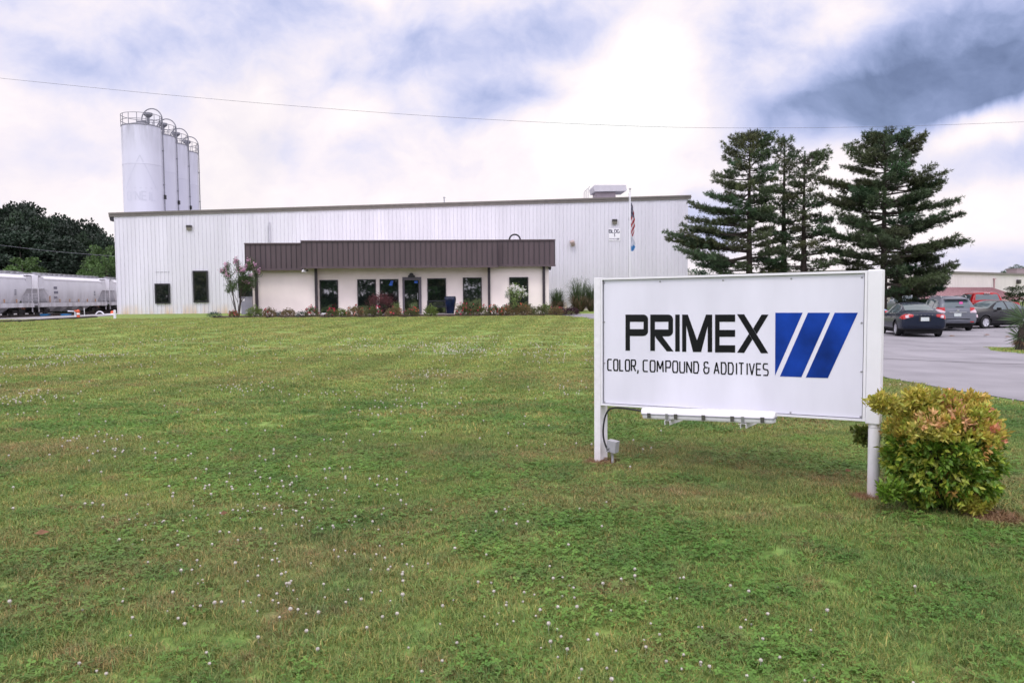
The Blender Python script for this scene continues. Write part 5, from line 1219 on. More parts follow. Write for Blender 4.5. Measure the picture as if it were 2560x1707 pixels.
# ------------------------------------------------------------------ foliage helpers
def unit(a): return a / np.maximum(np.linalg.norm(a, axis=1, keepdims=True), 1e-9)
def leaf_arr(Pp, Dd, Ln, Wd, Cc, fold=.25):
    """pointed leaves: base, two shoulders, tip"""
    n = len(Pp); Dd = unit(Dd); r = rng.normal(size=(n, 3)); Sd = unit(np.cross(Dd, r)); Nn = np.cross(Sd, Dd)
    Ln = np.broadcast_to(Ln, n)[:, None]; Wd = np.broadcast_to(Wd, n)[:, None]
    V = np.stack([Pp, Pp + Dd * Ln * .45 + Sd * Wd + Nn * Wd * fold, Pp + Dd * Ln, Pp + Dd * Ln * .45 - Sd * Wd + Nn * Wd * fold], 1).reshape(-1, 3)
    b = np.arange(n)[:, None] * 4; F = np.concatenate([b + [0, 1, 2], b + [0, 2, 3]]); return V, F, np.repeat(Cc, 4, 0)
def joinarr(L_):
    V = []; F = []; C_ = []; o = 0
    for v, f, c_ in L_: V.append(v); F.append(f + o); C_.append(c_); o += len(v)
    return np.concatenate(V), np.concatenate(F), np.concatenate(C_)
def cvar(n, base, v=.25, hv=.08):
    g = rng.uniform(1 - v, 1 + v, (n, 1)); return np.clip(np.array(base) * g * (1 + rng.uniform(-hv, hv, (n, 3))), 0, 1)

# ------------------------------------------------------------------ pines
def lerp(L_, h):
    for (a, ra), (b, rb) in zip(L_, L_[1:]):
        if a >= h >= b: return ra + (rb - ra) * (a - h) / max(a - b, 1e-6)
    return L_[0][1] if h > L_[0][0] else L_[-1][1]
def pine(label, px, py, Y, left, right, bare, dens=1., seed=1, lean=0., tint=(.050, .088, .040), limbs=()):
    rr = random.Random(seed); top = at(px, py, Y); g = gz(top.x, Y); H = top.z - g; t = thing('pine_tree', label, 'pine tree', (top.x, top.y, g), 0, 'tall pines behind the sign')
    wood = MB(); wood.tube([(0, 0, -.2), (.03, 0, H * .3), (lean * .5, .05, H * .65), (lean, 0, H - .2)], [.26, .2, .11, .02], 10)
    vx = Vector((top.x, Y, 0)).normalized(); rt = Vector((vx.y, -vx.x, 0))
    TP = []; TD = []; TC = []; TL = []
    z = bare; k = 0
    def twig(p, d, sz, cc):
        TP.append(p); TD.append(d); TC.append(cc); TL.append(sz)
    forced = list(limbs); zc_ = z
    while z < H - .15:
        az = k * 2.399 + rr.uniform(-.5, .5); k += 1; fl_ = forced.pop() if forced else None
        zkeep = z
        if fl_: z = fl_[0] - g; az = math.acos(max(-1, min(1, fl_[1]))) + (0 if fl_[2] > 0 else 0)
        u = math.cos(az); Rl = lerp(left, z + g) if u < 0 else lerp(right, z + g); Rm = (lerp(left, z + g) + lerp(right, z + g)) / 2
        Lr = (abs(u) * Rl + (1 - abs(u)) * Rm) * rr.uniform(.62, 1.06) * (1 if rr.random() > .15 else .55)
        if fl_: Lr = abs(fl_[2])
        d = rt * u - vx * math.sin(az); up = rr.uniform(-.04, .17) + .75 * ss((z / H - .72) / .28)
        up = min(up, max(.02, (H - z) * .75 / max(Lr, .1))); Lr = min(Lr, .35 + (H - z) * 1.6)
        base = Vector((lean * z / H, 0, z)); n = max(4, int(Lr / .28)); pts = []
        sag = rr.uniform(.0, .12)
        for i in range(n + 1):
            f = i / n; pts.append(base + d * (Lr * f) + Vector((0, 0, Lr * (up * f - sag * math.sin(f * math.pi) + .10 * f * f))) + Vector((rr.uniform(-1, 1), rr.uniform(-1, 1), rr.uniform(-1, 1))) * .05 * f)
        r0 = .018 + .016 * Lr
        wood.tube(pts, [r0 * (1 - .85 * i / n) for i in range(n + 1)], 5, cap=False)
        cc = np.array(tint) * rr.uniform(.8, 1.35) * np.array([rr.uniform(.85, 1.6), 1, rr.uniform(.8, 1.05)])
        side = Vector((-d.y, d.x, 0))
        i0 = .28 + .1 * rr.random()
        steps = int(Lr * (1 - i0) / .15 * dens) + 3
        for s in range(steps):
            f = i0 + (1 - i0) * (s + rr.random()) / steps; q = pts[min(n, int(f * n))].lerp(pts[min(n, int(f * n) + 1)], f * n - int(f * n))
            for sg_ in (-1, 1):
                if rr.random() > .9: continue
                bl = (Lr * .36 * (1.05 - f) + .34) * rr.uniform(.6, 1.2); bd = (side * sg_ * rr.uniform(.5, 1.1) + d * rr.uniform(.5, 1.0) + Vector((0, 0, rr.uniform(-.05, .4)))).normalized()
                m_ = max(2, int(bl / .105 * dens))
                if bl > .5: wood.tube([q, q + bd * bl * .9], [.012, .005], 3, cap=False)
                for j in range(m_):
                    g_ = (j + rr.random()) / m_ * .85 + .15
                    p = q + bd * bl * g_ + Vector((rr.gauss(0, .07), rr.gauss(0, .07), rr.gauss(0, .06) + .03)); twig(p, (bd + Vector((rr.gauss(0, .4), rr.gauss(0, .4), .35 + rr.gauss(0, .3)))).normalized(), rr.uniform(.8, 1.25), cc * rr.uniform(.8, 1.25))
        twig(pts[-1], d, 1.2, cc * 1.2)
        z = zkeep
        if fl_: continue
        z += (.072 + .085 * (1 - z / H)) * rr.uniform(.5, 1.4) / dens
    for s in range(14): twig(Vector((lean, 0, H - s * .06)), Vector((rr.gauss(0, .5), rr.gauss(0, .5), 1)), .8, np.array(tint) * 1.2)
    wood.build('trunk', bark, t, smooth=True)
    TP = np.array([tuple(p) for p in TP]); TD = np.array([tuple(p) for p in TD]); TC = np.array(TC); TL = np.array(TL); kk = 11
    P = np.repeat(TP, kk, 0); D = unit(np.repeat(TD, kk, 0) + rng.normal(0, .55, (len(TP) * kk, 3))); Cc = np.repeat(TC, kk, 0) * rng.uniform(.75, 1.3, (len(TP) * kk, 1))
    V, F, C_ = leaf_arr(P, D, np.repeat(TL, kk) * rng.uniform(.15, .26, len(P)), .0155, Cc)
    print('PINE', len(P))
    npmesh('crown', V, F, needle, t, col=C_); return t
pine('dark pine on the left of the group, its long low branch reaching the warehouse corner', 1875, 337, 52, [(12.3, .25), (11.6, .9), (10.8, 2.0), (9.6, 2.5), (8.5, 3.2), (7.2, 3.6), (6.2, 3.9), (5.3, 5.3), (4.3, 4.9), (3.4, 3.2), (2.4, 3.0)], [(12.3, .3), (11.5, 1.3), (10, 2.1), (8, 2.2), (6, 2.2), (4, 2.6), (2.4, 3.0)], 1.9, .92, 3, limbs=((4.6, -.97, 5.3), (4.3, -.86, 5.0), (4.9, -.93, 4.4), (3.9, -.95, 4.2), (3.4, -.9, 3.4), (6.3, -.95, 4.0), (7.2, -.97, 3.8)))
pine('slender sparse topped pine between the left and the right pines', 1962, 345, 54, [(12.6, .15), (11.6, .55), (10.5, .7), (9, 1.3), (7, 1.6), (4, 2.2), (2.2, 2.2)], [(12.6, .15), (11.6, .5), (10, .8), (8, 1.4), (6, 1.9), (2.2, 2.2)], 1.6, .68, 5, tint=(.058, .098, .048))
pine('middle pine with a broad rounded top left of the largest pine', 2012, 382, 52.5, [(11.3, .3), (10.6, 1.0), (9, 1.7), (7, 2.2), (4, 3.0), (2.2, 3)], [(11.3, .6), (10.6, 1.6), (9.6, 1.9), (8.6, 1.5), (7, 2.2), (5, 2.8), (2.2, 3.2)], 1.7, .76, 8)
pine('largest dark pine, widest crown at the right of the group', 2215, 333, 50, [(12.2, .5), (11.6, 1.3), (10.8, 2.2), (9.6, 3.0), (8.6, 3.4), (7.2, 3.8), (5, 4.0), (3.4, 3.3), (1.6, 3.0)], [(12.2, .8), (11.6, 1.8), (10.3, 2.3), (9.3, 2.9), (8.3, 3.5), (6.8, 3.9), (5.2, 4.4), (4.2, 4.3), (3.2, 3.6), (2.4, 4.0), (1.6, 3.4)], 1.5, 1.0, 11, limbs=((4.4, .97, 4.6), (4.1, .9, 4.4), (2.3, .97, 4.0), (2.5, .9, 3.7), (5.6, .95, 4.3), (6.8, .96, 4.1), (8.4, .95, 3.4), (5.2, -.93, 3.9), (7.4, -.95, 3.8)), tint=(.044, .082, .037))
pine('small dark pine low behind the parked cars, right of the largest trunk', 2290, 640, 50.8, [(4.3, .8), (3, 1.6), (1.2, 1.8)], [(4.3, .9), (3, 2.2), (2.3, 2.6), (1.2, 2.0)], .9, 1.0, 21, tint=(.036, .068, .032))

# ------------------------------------------------------------------ woods
def crown_arr(n_clump, n_leaf, size, shape=1.0, seed=0, tint=(.05, .10, .03)):
    r = np.random.default_rng(seed); L_ = []
    z = r.uniform(.12, 1.0, n_clump); rad = .30 * np.sqrt(np.clip(1 - ((z - .5) / .55) ** 2, .05, 1)) * shape; a = r.uniform(0, 6.283, n_clump); q = np.sqrt(r.uniform(.2, 1, n_clump))
    cx = np.cos(a) * rad * q; cy = np.sin(a) * rad * q
    for i in range(n_clump):
        s = r.uniform(.05, .10); d = unit(r.normal(size=(n_leaf, 3))); P = np.array([cx[i], cy[i], z[i] * .94]) + d * s * r.uniform(.4, 1.05, (n_leaf, 1)) * np.array([1.2, 1.2, .8])
        g = r.uniform(.65, 1.5); C_ = np.clip(np.array(tint) * g * r.uniform(.75, 1.3, (n_leaf, 1)), 0, 1); L_.append(leaf_arr(P, d + r.normal(0, .6, (n_leaf, 3)) + [0, 0, .2], size, size * .42, C_))
    return joinarr(L_)
CR_ = [crown_arr(46, 95, .030, s, i, tt) for i, (s, tt) in enumerate(((1., (.015, .029, .016)), (.8, (.015, .028, .016)), (1.15, (.021, .041, .018)), (.9, (.045, .082, .027))))]
def wood_mass(name, items, bright=1.):
    L_ = []; tr = MB()
    for (x, y, zb, h, wv_, vi) in items:
        V, F, C_ = CR_[vi]; a = random.random() * 6.28; R = np.array([[math.cos(a), -math.sin(a), 0], [math.sin(a), math.cos(a), 0], [0, 0, 1]])
        L_.append(((V @ R.T) * [h * wv_, h * wv_, h] + [x, y, zb], F, np.clip(C_ * random.uniform(.8, 1.2) * bright, 0, .3)))
        for k in range(1): 
            tv = MB().tube([(x, y, zb - 1), (x, y, zb + h * .85)], [h * .018, h * .006], 5, cap=False)
            tr.add(tv.v, tv.f)
    V, F, C_ = joinarr(L_); F3 = F
    b = len(V); tv = np.array(tr.v); tf = np.array([(f[0], f[1], f[2]) for f in tr.f] + [(f[0], f[2], f[3]) for f in tr.f]) + b
    V = np.concatenate([V, tv]); F3 = np.concatenate([F3, tf]); C_ = np.concatenate([C_, np.tile([.035, .028, .022], (len(tv), 1))])
    return tag(npmesh(name, V, F3, needle, col=C_), kind='stuff')
skyl = [(-400, 540), (-200, 500), (-60, 525), (0, 517), (30, 510), (62, 503), (90, 520), (108, 545), (135, 530), (165, 545), (188, 540), (205, 552), (225, 560), (250, 580), (275, 598), (300, 615), (360, 640), (500, 660)]
items = []
def skyy(px):
    for (a, b), (c_, d_) in zip(skyl, skyl[1:]):
        if a <= px <= c_: return b + (d_ - b) * (px - a) / (c_ - a)
    return 600
for row, (Yr, stp, drop) in enumerate(((138, 21, -2), (126, 19, 14), (118, 24, 60))):
    px = -380 + row * 7
    while px < 480:
        yy = skyy(px) + drop + random.uniform(-8, 24); p = at(px, yy, Yr + random.uniform(-3, 3)); items.append((p.x, p.y, -.5, p.z + .5, random.uniform(.62, .95) * (1 if row < 2 else 1.4), random.choice((0, 1, 0, 2)))); px += stp * random.uniform(.7, 1.3)
for i in range(26):
    p = at(-380 + i * 32, 745, 112); items.append((p.x, p.y, -.6, random.uniform(3.0, 5.5), 2.2, random.choice((0, 2, 3))))
wood_mass('woods', items)
def leafy_tree(name, label, x, y, zb, h, wv_, vi, tint=(1, 1, 1), cat='tree', group=None, trunk=True):
    t = thing(name, label, cat, (x, y, zb), 0, group); V, F, C_ = CR_[vi]; a = random.random() * 6.28; R = np.array([[math.cos(a), -math.sin(a), 0], [math.sin(a), math.cos(a), 0], [0, 0, 1]])
    npmesh('crown', (V @ R.T) * [h * wv_, h * wv_, h], F, leaf, t, col=np.clip(C_ * np.array(tint), 0, 1))
    if trunk: MB().tube([(0, 0, 0), (.02 * h, 0, h * .4), (0, 0, h * .85)], [h * .02, h * .014, h * .005], 8).build('trunk', bark, t)
    return t
for px, py, Y, w_, lb in ((262, 610, 106, .95, 'light green leafy tree at the wood edge right beside the warehouse corner'), (228, 655, 108, 1.1, 'bright green low tree at the wood edge above the middle hopper car'), (55, 640, 110, 1.2, 'mid green tree at the wood edge above the left hopper car')):
    p = at(px, py, Y); leafy_tree('leafy_tree', lb, p.x, p.y, -.3, p.z + .3, w_, 3, (1.5, 1.5, 1.2), group='leafy trees at the wood edge')
for px, py, Y, w_, tn, lb in ((1727, 666, 150, 1.3, (1.2, 1.6, 1.6), 'distant bluish green tree just right of the warehouse corner'), (1790, 684, 160, 2.2, (1, 1.1, 1), 'distant dark tree low above the sign top'), (2518, 670, 215, .7, (1.6, 1.7, 1.3), 'small distant tree left of the pair above the far roof'), (2545, 659, 215, .8, (1.3, 1.5, 1.2), 'taller distant tree above the far roof at the right edge')):
    p = at(px, py, Y); leafy_tree('distant_tree', lb, p.x, p.y, -.3, p.z + .3, w_, 2, tn, group='distant trees')
# trees across the road behind the photographer (seen only as reflections in the windows)
items = []
for i in range(60):
    x = -75 + i * 2.6 + random.uniform(-1, 1)
    if 1.0 < x < 5.5: continue
    items.append((x, -38 + random.uniform(-5, 5), -.3, random.uniform(8.5, 13.5), 1.3, random.choice((0, 2, 3, 3))))
wood_mass('roadside_woods', items, 6.0)

# ------------------------------------------------------------------ bushes, flowers, grasses
pinkc, redc, corc = (.62, .08, .16), (.55, .04, .07), (.68, .17, .10)
def shrub_parts(r, h, n, lf, tint, v=.3, flat=.75):
    a = rng.normal(size=(n, 3)); d = unit(a); d[:, 2] = np.abs(d[:, 2]); q = rng.uniform(.45, 1.05, (n, 1)) ** .6
    lump = 1 + .22 * np.sin(d[:, :1] * 7 + 1.3) * np.cos(d[:, 1:2] * 6); P = d * q * lump * [r, r, h]; P[:, 2] += .03
    return leaf_arr(P, d + rng.normal(0, .5, (n, 3)) + [0, 0, .3], lf * rng.uniform(.7, 1.3, n), lf * .32, cvar(n, tint, v, .15))
def blossom_arr(r, h, n, cols, s):
    L_ = []
    for i in range(n):
        d = unit(rng.normal(size=(1, 3)))[0]; d[2] = abs(d[2]) * 1.1 + .15; c0 = d * [r, r, h] * rng.uniform(.92, 1.08); k = 8; dd = unit(rng.normal(size=(k, 3)) + d * .8)
        L_.append(leaf_arr(np.repeat(c0[None], k, 0), dd, s * rng.uniform(.7, 1.2, k), s * .45, cvar(k, cols[i % len(cols)], .2, .05)))
    return joinarr(L_)
def shrub(name, label, cat, px, py, Y, wpx, hpx, tint, n=420, lf=.055, flowers=0, cols=(pinkc,), group=None, fs=.055, twiggy=False):
    p = at(px, py, Y); k = Y / FPX; r, h = wpx / 2 * k, hpx * k; t = thing(name, label, cat, (p.x, p.y, gz(p.x, p.y) + .04), random.random() * 6, group)
    V, F, C_ = shrub_parts(r, h, n, lf, tint); npmesh('foliage', V, F, leaf, t, col=C_)
    m = MB(); 
    for i in range(7): a = i * .9; m.tube([(0, 0, -.03), (math.cos(a) * r * .5, math.sin(a) * r * .5, h * .75)], [.012, .005], 4, cap=False)
    m.build('stems', bark, t)
    if flowers: V, F, C_ = blossom_arr(r, h, flowers, cols, fs); npmesh('blossoms', V, F, flower, t, col=C_)
    return t
G1, G2, GJ, GY = (.115, .125, .045), (.19, .145, .065), (.035, .085, .055), (.14, .20, .045)
RB = 'flowering shrubs along the mulch bed'
rows = [
 ('juniper', 'blue green juniper mound at the far left end of the mulch bed', 'juniper', 536, 788, 47.8, 34, 11, GJ, 0, None),
 ('rose_bush', 'small pink rose bush in front of the pink flowering tree trunks', 'rose bush', 585, 787, 47.6, 24, 13, G2, 8, (pinkc, redc)),
 ('leafy_shrub', 'yellow green shrub with upright shoots at the cream wall corner downspout', 'shrub', 637, 786, 47.4, 38, 22, GY, 0, None),
 ('rose_bush', 'rose bush with one red bloom, right of the upright yellow green shrub', 'rose bush', 674, 786, 47.3, 32, 18, G2, 5, (redc,)),
 ('juniper', 'small blue green juniper below the blank cream wall', 'juniper', 700, 785, 47.6, 20, 10, GJ, 0, None),
 ('leafy_shrub', 'thin yellowish shrub without blooms below the blank cream wall', 'shrub', 721, 787, 47.2, 34, 16, G2, 0, None),
 ('juniper', 'low green juniper left of the second downspout', 'juniper', 754, 790, 46.6, 28, 12, GJ, 0, None),
 ('rose_bush', 'pink rose bush directly below the second downspout', 'rose bush', 780, 790, 46.6, 34, 20, G1, 12, (pinkc, redc)),
 ('rose_bush', 'deep pink rose bush below the leftmost tall office window', 'rose bush', 830, 790, 46.4, 30, 15, G1, 14, (redc, pinkc)),
 ('hydrangea', 'round bright green shrub between the first two office windows', 'shrub', 852, 786, 47.4, 30, 16, GY, 0, None),
 ('rose_bush', 'wide rose bush with pale leaves left of the dark red maple', 'rose bush', 888, 791, 46.2, 44, 22, G2, 9, (corc, redc)),
 ('rose_bush', 'rose bush with magenta bloom in front of the dark red maple', 'rose bush', 934, 791, 46.2, 44, 20, G1, 9, (pinkc, redc)),
 ('rose_bush', 'pale rose bush in front of the arching ornamental grass', 'rose bush', 985, 791, 46.2, 42, 18, G2, 8, (corc, pinkc)),
 ('rose_bush', 'pink rose bush in front of the entrance door', 'rose bush', 1030, 790, 46.2, 38, 17, G1, 14, (pinkc, corc)),
 ('leafy_shrub', 'yellow green shrub without blooms in front of the bench', 'shrub', 1077, 791, 46.3, 32, 22, GY, 0, None),
 ('rose_bush', 'rose bush with many red blooms just right of the blue planter', 'rose bush', 1157, 790, 46.3, 36, 26, G1, 18, (redc, pinkc)),
 ('rose_bush', 'rose bush with magenta blooms below the fourth downspout side window', 'rose bush', 1198, 792, 46.3, 44, 22, G1, 12, (pinkc, redc)),
 ('rose_bush', 'rose bush with red blooms right of the third downspout', 'rose bush', 1237, 792, 46.4, 36, 20, G1, 14, (redc, corc)),
 ('rose_bush', 'coral rose bush left of the white flowered hibiscus stem', 'rose bush', 1266, 791, 46.5, 34, 18, G2, 14, (corc, pinkc)),
 ('boxwood', 'dark green shrub left of the hibiscus under the right window', 'shrub', 1272, 778, 48.2, 42, 22, G1, 0, None),
 ('boxwood', 'dark green shrub right of the hibiscus under the right window', 'shrub', 1316, 780, 48.2, 38, 24, G1, 0, None),
 ('leafy_shrub', 'green brown shrub right of the hibiscus stem', 'shrub', 1308, 791, 46.6, 40, 22, G2, 3, (corc,)),
 ('leafy_shrub', 'dark green shrub below the last downspout', 'shrub', 1350, 792, 46.8, 40, 18, G1, 0, None),
 ('leafy_shrub', 'upright yellow shrub beside the cream corner by the last downspout', 'shrub', 1366, 782, 48.0, 24, 22, GY, 0, None),
 ('rose_bush', 'rose bush with two red blooms near the right end of the bed', 'rose bush', 1390, 791, 46.9, 36, 16, G2, 6, (redc,)),
 ('purple_shrub', 'dark purple leaved shrub at the right end of the bed', 'shrub', 1428, 791, 47.2, 38, 15, (.055, .022, .030), 0, None),
 ('purple_shrub', 'dark purple leaved shrub behind the last rose bush', 'shrub', 1398, 783, 48.4, 34, 14, (.05, .02, .03), 0, None),
]
for nm, lb, ct, px, py, Y, w_, h_, tn, fl, cl_ in rows:
    shrub(nm, lb, ct, px, py, Y, w_ * 1.05, h_ * 1.1, tn, n=int(260 + w_ * h_ * .9), lf=.075 if nm != 'juniper' else .05, flowers=fl, cols=cl_ or (pinkc,), group=RB if nm == 'rose_bush' else None, fs=.07)
def grass_clump(name, label, cat, px, py, Y, hpx, wpx, n, cg, cbr, skirt=.0, w=.012, g=None):
    p = at(px, py, Y); k = Y / FPX; t = thing(name, label, cat, (p.x, p.y, gz(p.x, p.y) + .01), 0, g); H, Rr = hpx * k, wpx / 2 * k
    a = rng.uniform(0, 6.283, n); out_r = rng.uniform(.1, 1.0, n) ** .7 * Rr; h = H * rng.uniform(.25, 1.12, n) ** 1.0 * (1 - .25 * (out_r / Rr)); br = rng.random(n) < skirt; h[br] *= .55
    b0 = np.column_stack([np.cos(a) * Rr * .18, np.sin(a) * Rr * .18, np.zeros(n)]); dr = np.column_stack([np.cos(a), np.sin(a), np.zeros(n)]); sd = np.column_stack([-np.sin(a), np.cos(a), np.zeros(n)]) * w; S_ = 5; V = np.empty((n, (S_ + 1) * 2, 3)); ends = np.where(br, .05, .8)
    for i in range(S_ + 1):
        f = i / S_; rad = out_r * f ** 1.15; zz_ = h * (np.sin(f * 1.9) / math.sin(1.57)) * np.where(f > .6, 1 - (f - .6) * (1 - ends), 1); c_ = b0 + dr * rad[:, None] + np.array([0, 0, 1.]) * zz_[:, None]
        V[:, 2 * i] = c_ - sd * (1 - f * .85); V[:, 2 * i + 1] = c_ + sd * (1 - f * .85)
    b = np.arange(n)[:, None] * (S_ + 1) * 2; F = np.concatenate([b + [2 * i, 2 * i + 1, 2 * i + 3, 2 * i + 2] for i in range(S_)])
    C_ = np.where(br[:, None], cvar(n, cbr, .3), cvar(n, cg, .3)); npmesh('blades', V.reshape(-1, 3), F, leaf, t, col=np.repeat(C_, (S_ + 1) * 2, 0)); return t
PGc, PB = (.085, .125, .06), (.20, .135, .085)
for px, hp, wp, lb in ((1394, 54, 62, 'smaller pampas grass clump with brown skirt beside the office corner'), (1448, 80, 92, 'tallest pampas grass clump with brown skirt left of the sign'), (1478, 66, 56, 'pampas grass clump partly hidden by the left sign post')):
    grass_clump('pampas_grass', lb, 'ornamental grass', px, 776, 58.5, hp * 1.12, wp, 900, PGc, PB, .42, .017, 'pampas grass against the warehouse wall')
grass_clump('fountain_grass', 'arching pale green ornamental grass in front of the window left of the door', 'ornamental grass', 992, 786, 47.4, 40, 40, 260, (.17, .24, .07), PB, .1, .009)
grass_clump('fountain_grass', 'thin ornamental grass in front of the entrance door', 'ornamental grass', 1033, 784, 47.8, 36, 30, 130, (.14, .20, .08), PB, .1, .008)
# dark red maple
p = at(952, 786, 47.6); t = thing('red_maple', 'low dark red lace leaf maple between two office windows', 'small tree', (p.x, p.y, gz(p.x, p.y)))
k = 47.6 / FPX; wood = MB(); L_ = []
for i in range(26):
    a = i * 2.4; r = 29 * k * math.sqrt(random.random()); zt = (55 - 26 * (r / (29 * k)) ** 2) * k; e_ = Vector((math.cos(a) * r, math.sin(a) * r, zt)); wood.tube(smooth_path([(0, 0, 0), (e_.x * .3, e_.y * .3, zt * .6), tuple(e_)], 4), .013, 4, cap=False)
    n = 90; P = np.array(e_) + rng.normal(0, 1, (n, 3)) * [.17, .17, .09]; L_.append(leaf_arr(P, rng.normal(size=(n, 3)) + [0, 0, -.5], .07, .016, cvar(n, (.10, .028, .030), .35)))
for i in range(12):
    n = 60; a = random.random() * 6.28; P = np.array([math.cos(a) * .5, math.sin(a) * .5, .3]) + rng.normal(0, 1, (n, 3)) * [.18, .18, .2]; L_.append(leaf_arr(P, rng.normal(size=(n, 3)) + [0, 0, -.5], .07, .016, cvar(n, (.08, .022, .026), .35)))
wood.build('trunk', bark, t); V, F, C_ = joinarr(L_); npmesh('crown', V, F, leaf, t, col=C_)
def small_tree(name, label, px, pyb, Y, stems, clumps, lfc, flc, nleaf, fl_n, lf=.07, fs=.07, cr=(.24, .24, .18), fgroup=1.):
    p = at(px, pyb, Y); g = gz(p.x, p.y); t = thing(name, label, 'flowering tree', (p.x, p.y, g)); k = Y / FPX; wood = MB(); L_ = []; Fl = []
    for (cx, cy, rad, fl) in clumps:
        q = at(cx, cy, Y); e_ = Vector((q.x - p.x, random.uniform(-.5, .5), q.z - g)); s0 = min(stems, key=lambda s: abs(s - e_.x)); wood.tube(smooth_path([(s0 * .25, 0, 0), (s0 * .8, 0, e_.z * .45), (e_.x * .8, e_.y * .8, e_.z * .8), tuple(e_)], 5), [.021 - .016 * i / 15 for i in range(16)], 5, cap=False)
        n = int(nleaf * rad ** 2 / 100); P = np.array(e_) + rng.normal(0, .55, (n, 3)) * rad * k; L_.append(leaf_arr(P, rng.normal(size=(n, 3)) + [0, 0, .3], lf * rng.uniform(.7, 1.2, n), lf * .3, cvar(n, lfc, .35, .12)))
        for j in range(int(fl * fl_n)):
            c0 = np.array(e_) + unit(rng.normal(size=(1, 3)) + [0, -.35, .75])[0] * rad * k * rng.uniform(.6, 1.15); kk = 22; Fl.append(leaf_arr(c0 + rng.normal(0, fs * .55, (kk, 3)), rng.normal(size=(kk, 3)), fs * .7, fs * .35, cvar(kk, flc, .15, .05)))
    wood.build('trunk', bark, t, smooth=True); V, F, C_ = joinarr(L_); npmesh('crown', V, F, leaf, t, col=C_); V, F, C_ = joinarr(Fl); npmesh('blossoms', V, F, flower, t, col=C_); return t
small_tree('crape_myrtle', 'slim multi stem tree with pink blossom clusters at the office left corner', 596, 786, 48.3, (-.35, 0, .2),
    [(563, 675, 9, .6), (575, 690, 10, .7), (585, 655, 8, 1), (590, 672, 10, .8), (578, 712, 13, .2), (598, 705, 12, .3), (600, 725, 8, 0), (612, 690, 12, .8), (622, 655, 9, 1), (617, 670, 10, .8), (632, 665, 9, .9), (640, 682, 8, .9), (630, 700, 12, .9), (618, 715, 12, .5), (555, 678, 6, .8), (570, 665, 7, .8), (607, 680, 9, .8), (634, 714, 8, .5), (588, 718, 11, .1), (571, 727, 7, 0)],
    (.065, .105, .035), (.68, .38, .54), 330, 3.0, .08, .12)
small_tree('hibiscus_tree', 'small tree on a single stem with white blossoms before the right office window', 1289, 792, 46.8, (0,),
    [(1280, 722, 9, 1), (1292, 720, 9, 1), (1300, 730, 9, .8), (1272, 732, 7, .8), (1286, 736, 10, .7), (1308, 727, 7, .9), (1313, 738, 6, .8), (1296, 745, 8, .4), (1284, 750, 8, .1), (1268, 738, 5, .9), (1289, 760, 6, 0)],
    (.18, .27, .07), (.82, .80, .78), 200, 3.4, .075, .115)
# landscape light by the first window
p = at(812, 787, 47.0); t = thing('landscape_light', 'small white topped ground light among the roses below the first office window', 'light', (p.x, p.y, gz(p.x, p.y)))
MB().box(-.04, .04, -.04, .04, 0, .16).build('base', black_trim, t); MB().box(-.19, .19, -.08, .08, .16, .25).build('head', light_plastic, t, bevel=.02)
# round dark bush and yucca on the right
p = at(2556, 745, 70); leafy_tree('round_bush', 'large round dark green bush in front of the far pale building', p.x, p.y, -.2, 2.75, 1.5, 2, (1.2, .95, .8), cat='bush')
p = at(2552, 872, 25.0); t = thing('yucca', 'spiky yucca on the grass island at the right edge', 'yucca', (p.x, p.y, gz(p.x, p.y)))
m = MB().tube([(0, 0, -.05), (.03, 0, .4), (.1, 0, .95)], [.17, .14, .11], 12); m.build('trunk', bark, t, smooth=True)
L_ = []
for (cx, cz, n, ln, up) in ((.02, .45, 90, .5, -.1), (.1, 1.0, 150, .72, .35), (.35, .65, 90, .6, .2)):
    d = unit(rng.normal(size=(n, 3)) * [1, 1, .65] + [0, 0, up]); L_.append(leaf_arr(np.repeat([[cx, 0, cz]], n, 0) + d * .04, d, ln * rng.uniform(.75, 1.1, n), .019, cvar(n, (.10, .155, .075), .3)))
n = 70; d = unit(rng.normal(size=(n, 3)) * [1, 1, .3] + [0, 0, -1.1]); L_.append(leaf_arr(np.repeat([[.03, 0, .42]], n, 0), d, .42, .02, cvar(n, (.20, .13, .08), .3)))
V, F, C_ = joinarr(L_); npmesh('leaves', V, F, leaf, t, col=C_)
mb = MB()
# fallen leaves on the asphalt
for i, (px, py, lb) in enumerate(((2380, 841, 'dry leaf lying on the asphalt right of the dark sedan'), (2468, 838, 'dry leaf lying on the asphalt below the black car'), (2520, 843, 'dry leaf on the asphalt near the grass island'))):
    p = gpt(px, py); m = MB(); m.add([(-.14, 0, .02), (0, .08, .05), (.15, .02, .03), (.02, -.07, .02)], [(0, 1, 2), (0, 2, 3)]); o = m.build('dry_leaf', dead); o.location = p; tag(o, lb, 'leaf')

# ------------------------------------------------------------------ foreground bush
t = thing('nandina_bush', 'rounded yellow green bush with pink tipped leaves at the right sign post', 'bush', (BUSH.x, BUSH.y, 0))
n = 2000; L_ = []
vd = Vector((BUSH.x, BUSH.y, 0)).normalized(); rt = np.array([vd.y, -vd.x, 0]); fw = np.array([vd.x, vd.y, 0])
def bsurf(d):
    """radius of the bush along unit directions (rounded box with lobes)"""
    a = d @ rt; b = d @ fw; c_ = d[:, 2]; ax = np.where(a < 0, .40, .40); p_ = 2.45
    r = 1 / ((np.abs(a) / ax) ** p_ + (np.abs(b) / .42) ** p_ + (np.abs(c_) / np.where(c_ > 0, .425, .46)) ** p_) ** (1 / p_)
    return r * (.96 + .10 * np.sin(a * 9 + 1) * np.cos(c_ * 8 + b * 5) + .06 * np.sin(a * 17 + c_ * 13) + .05 * np.sin(a * 29 - c_ * 23 + 2))
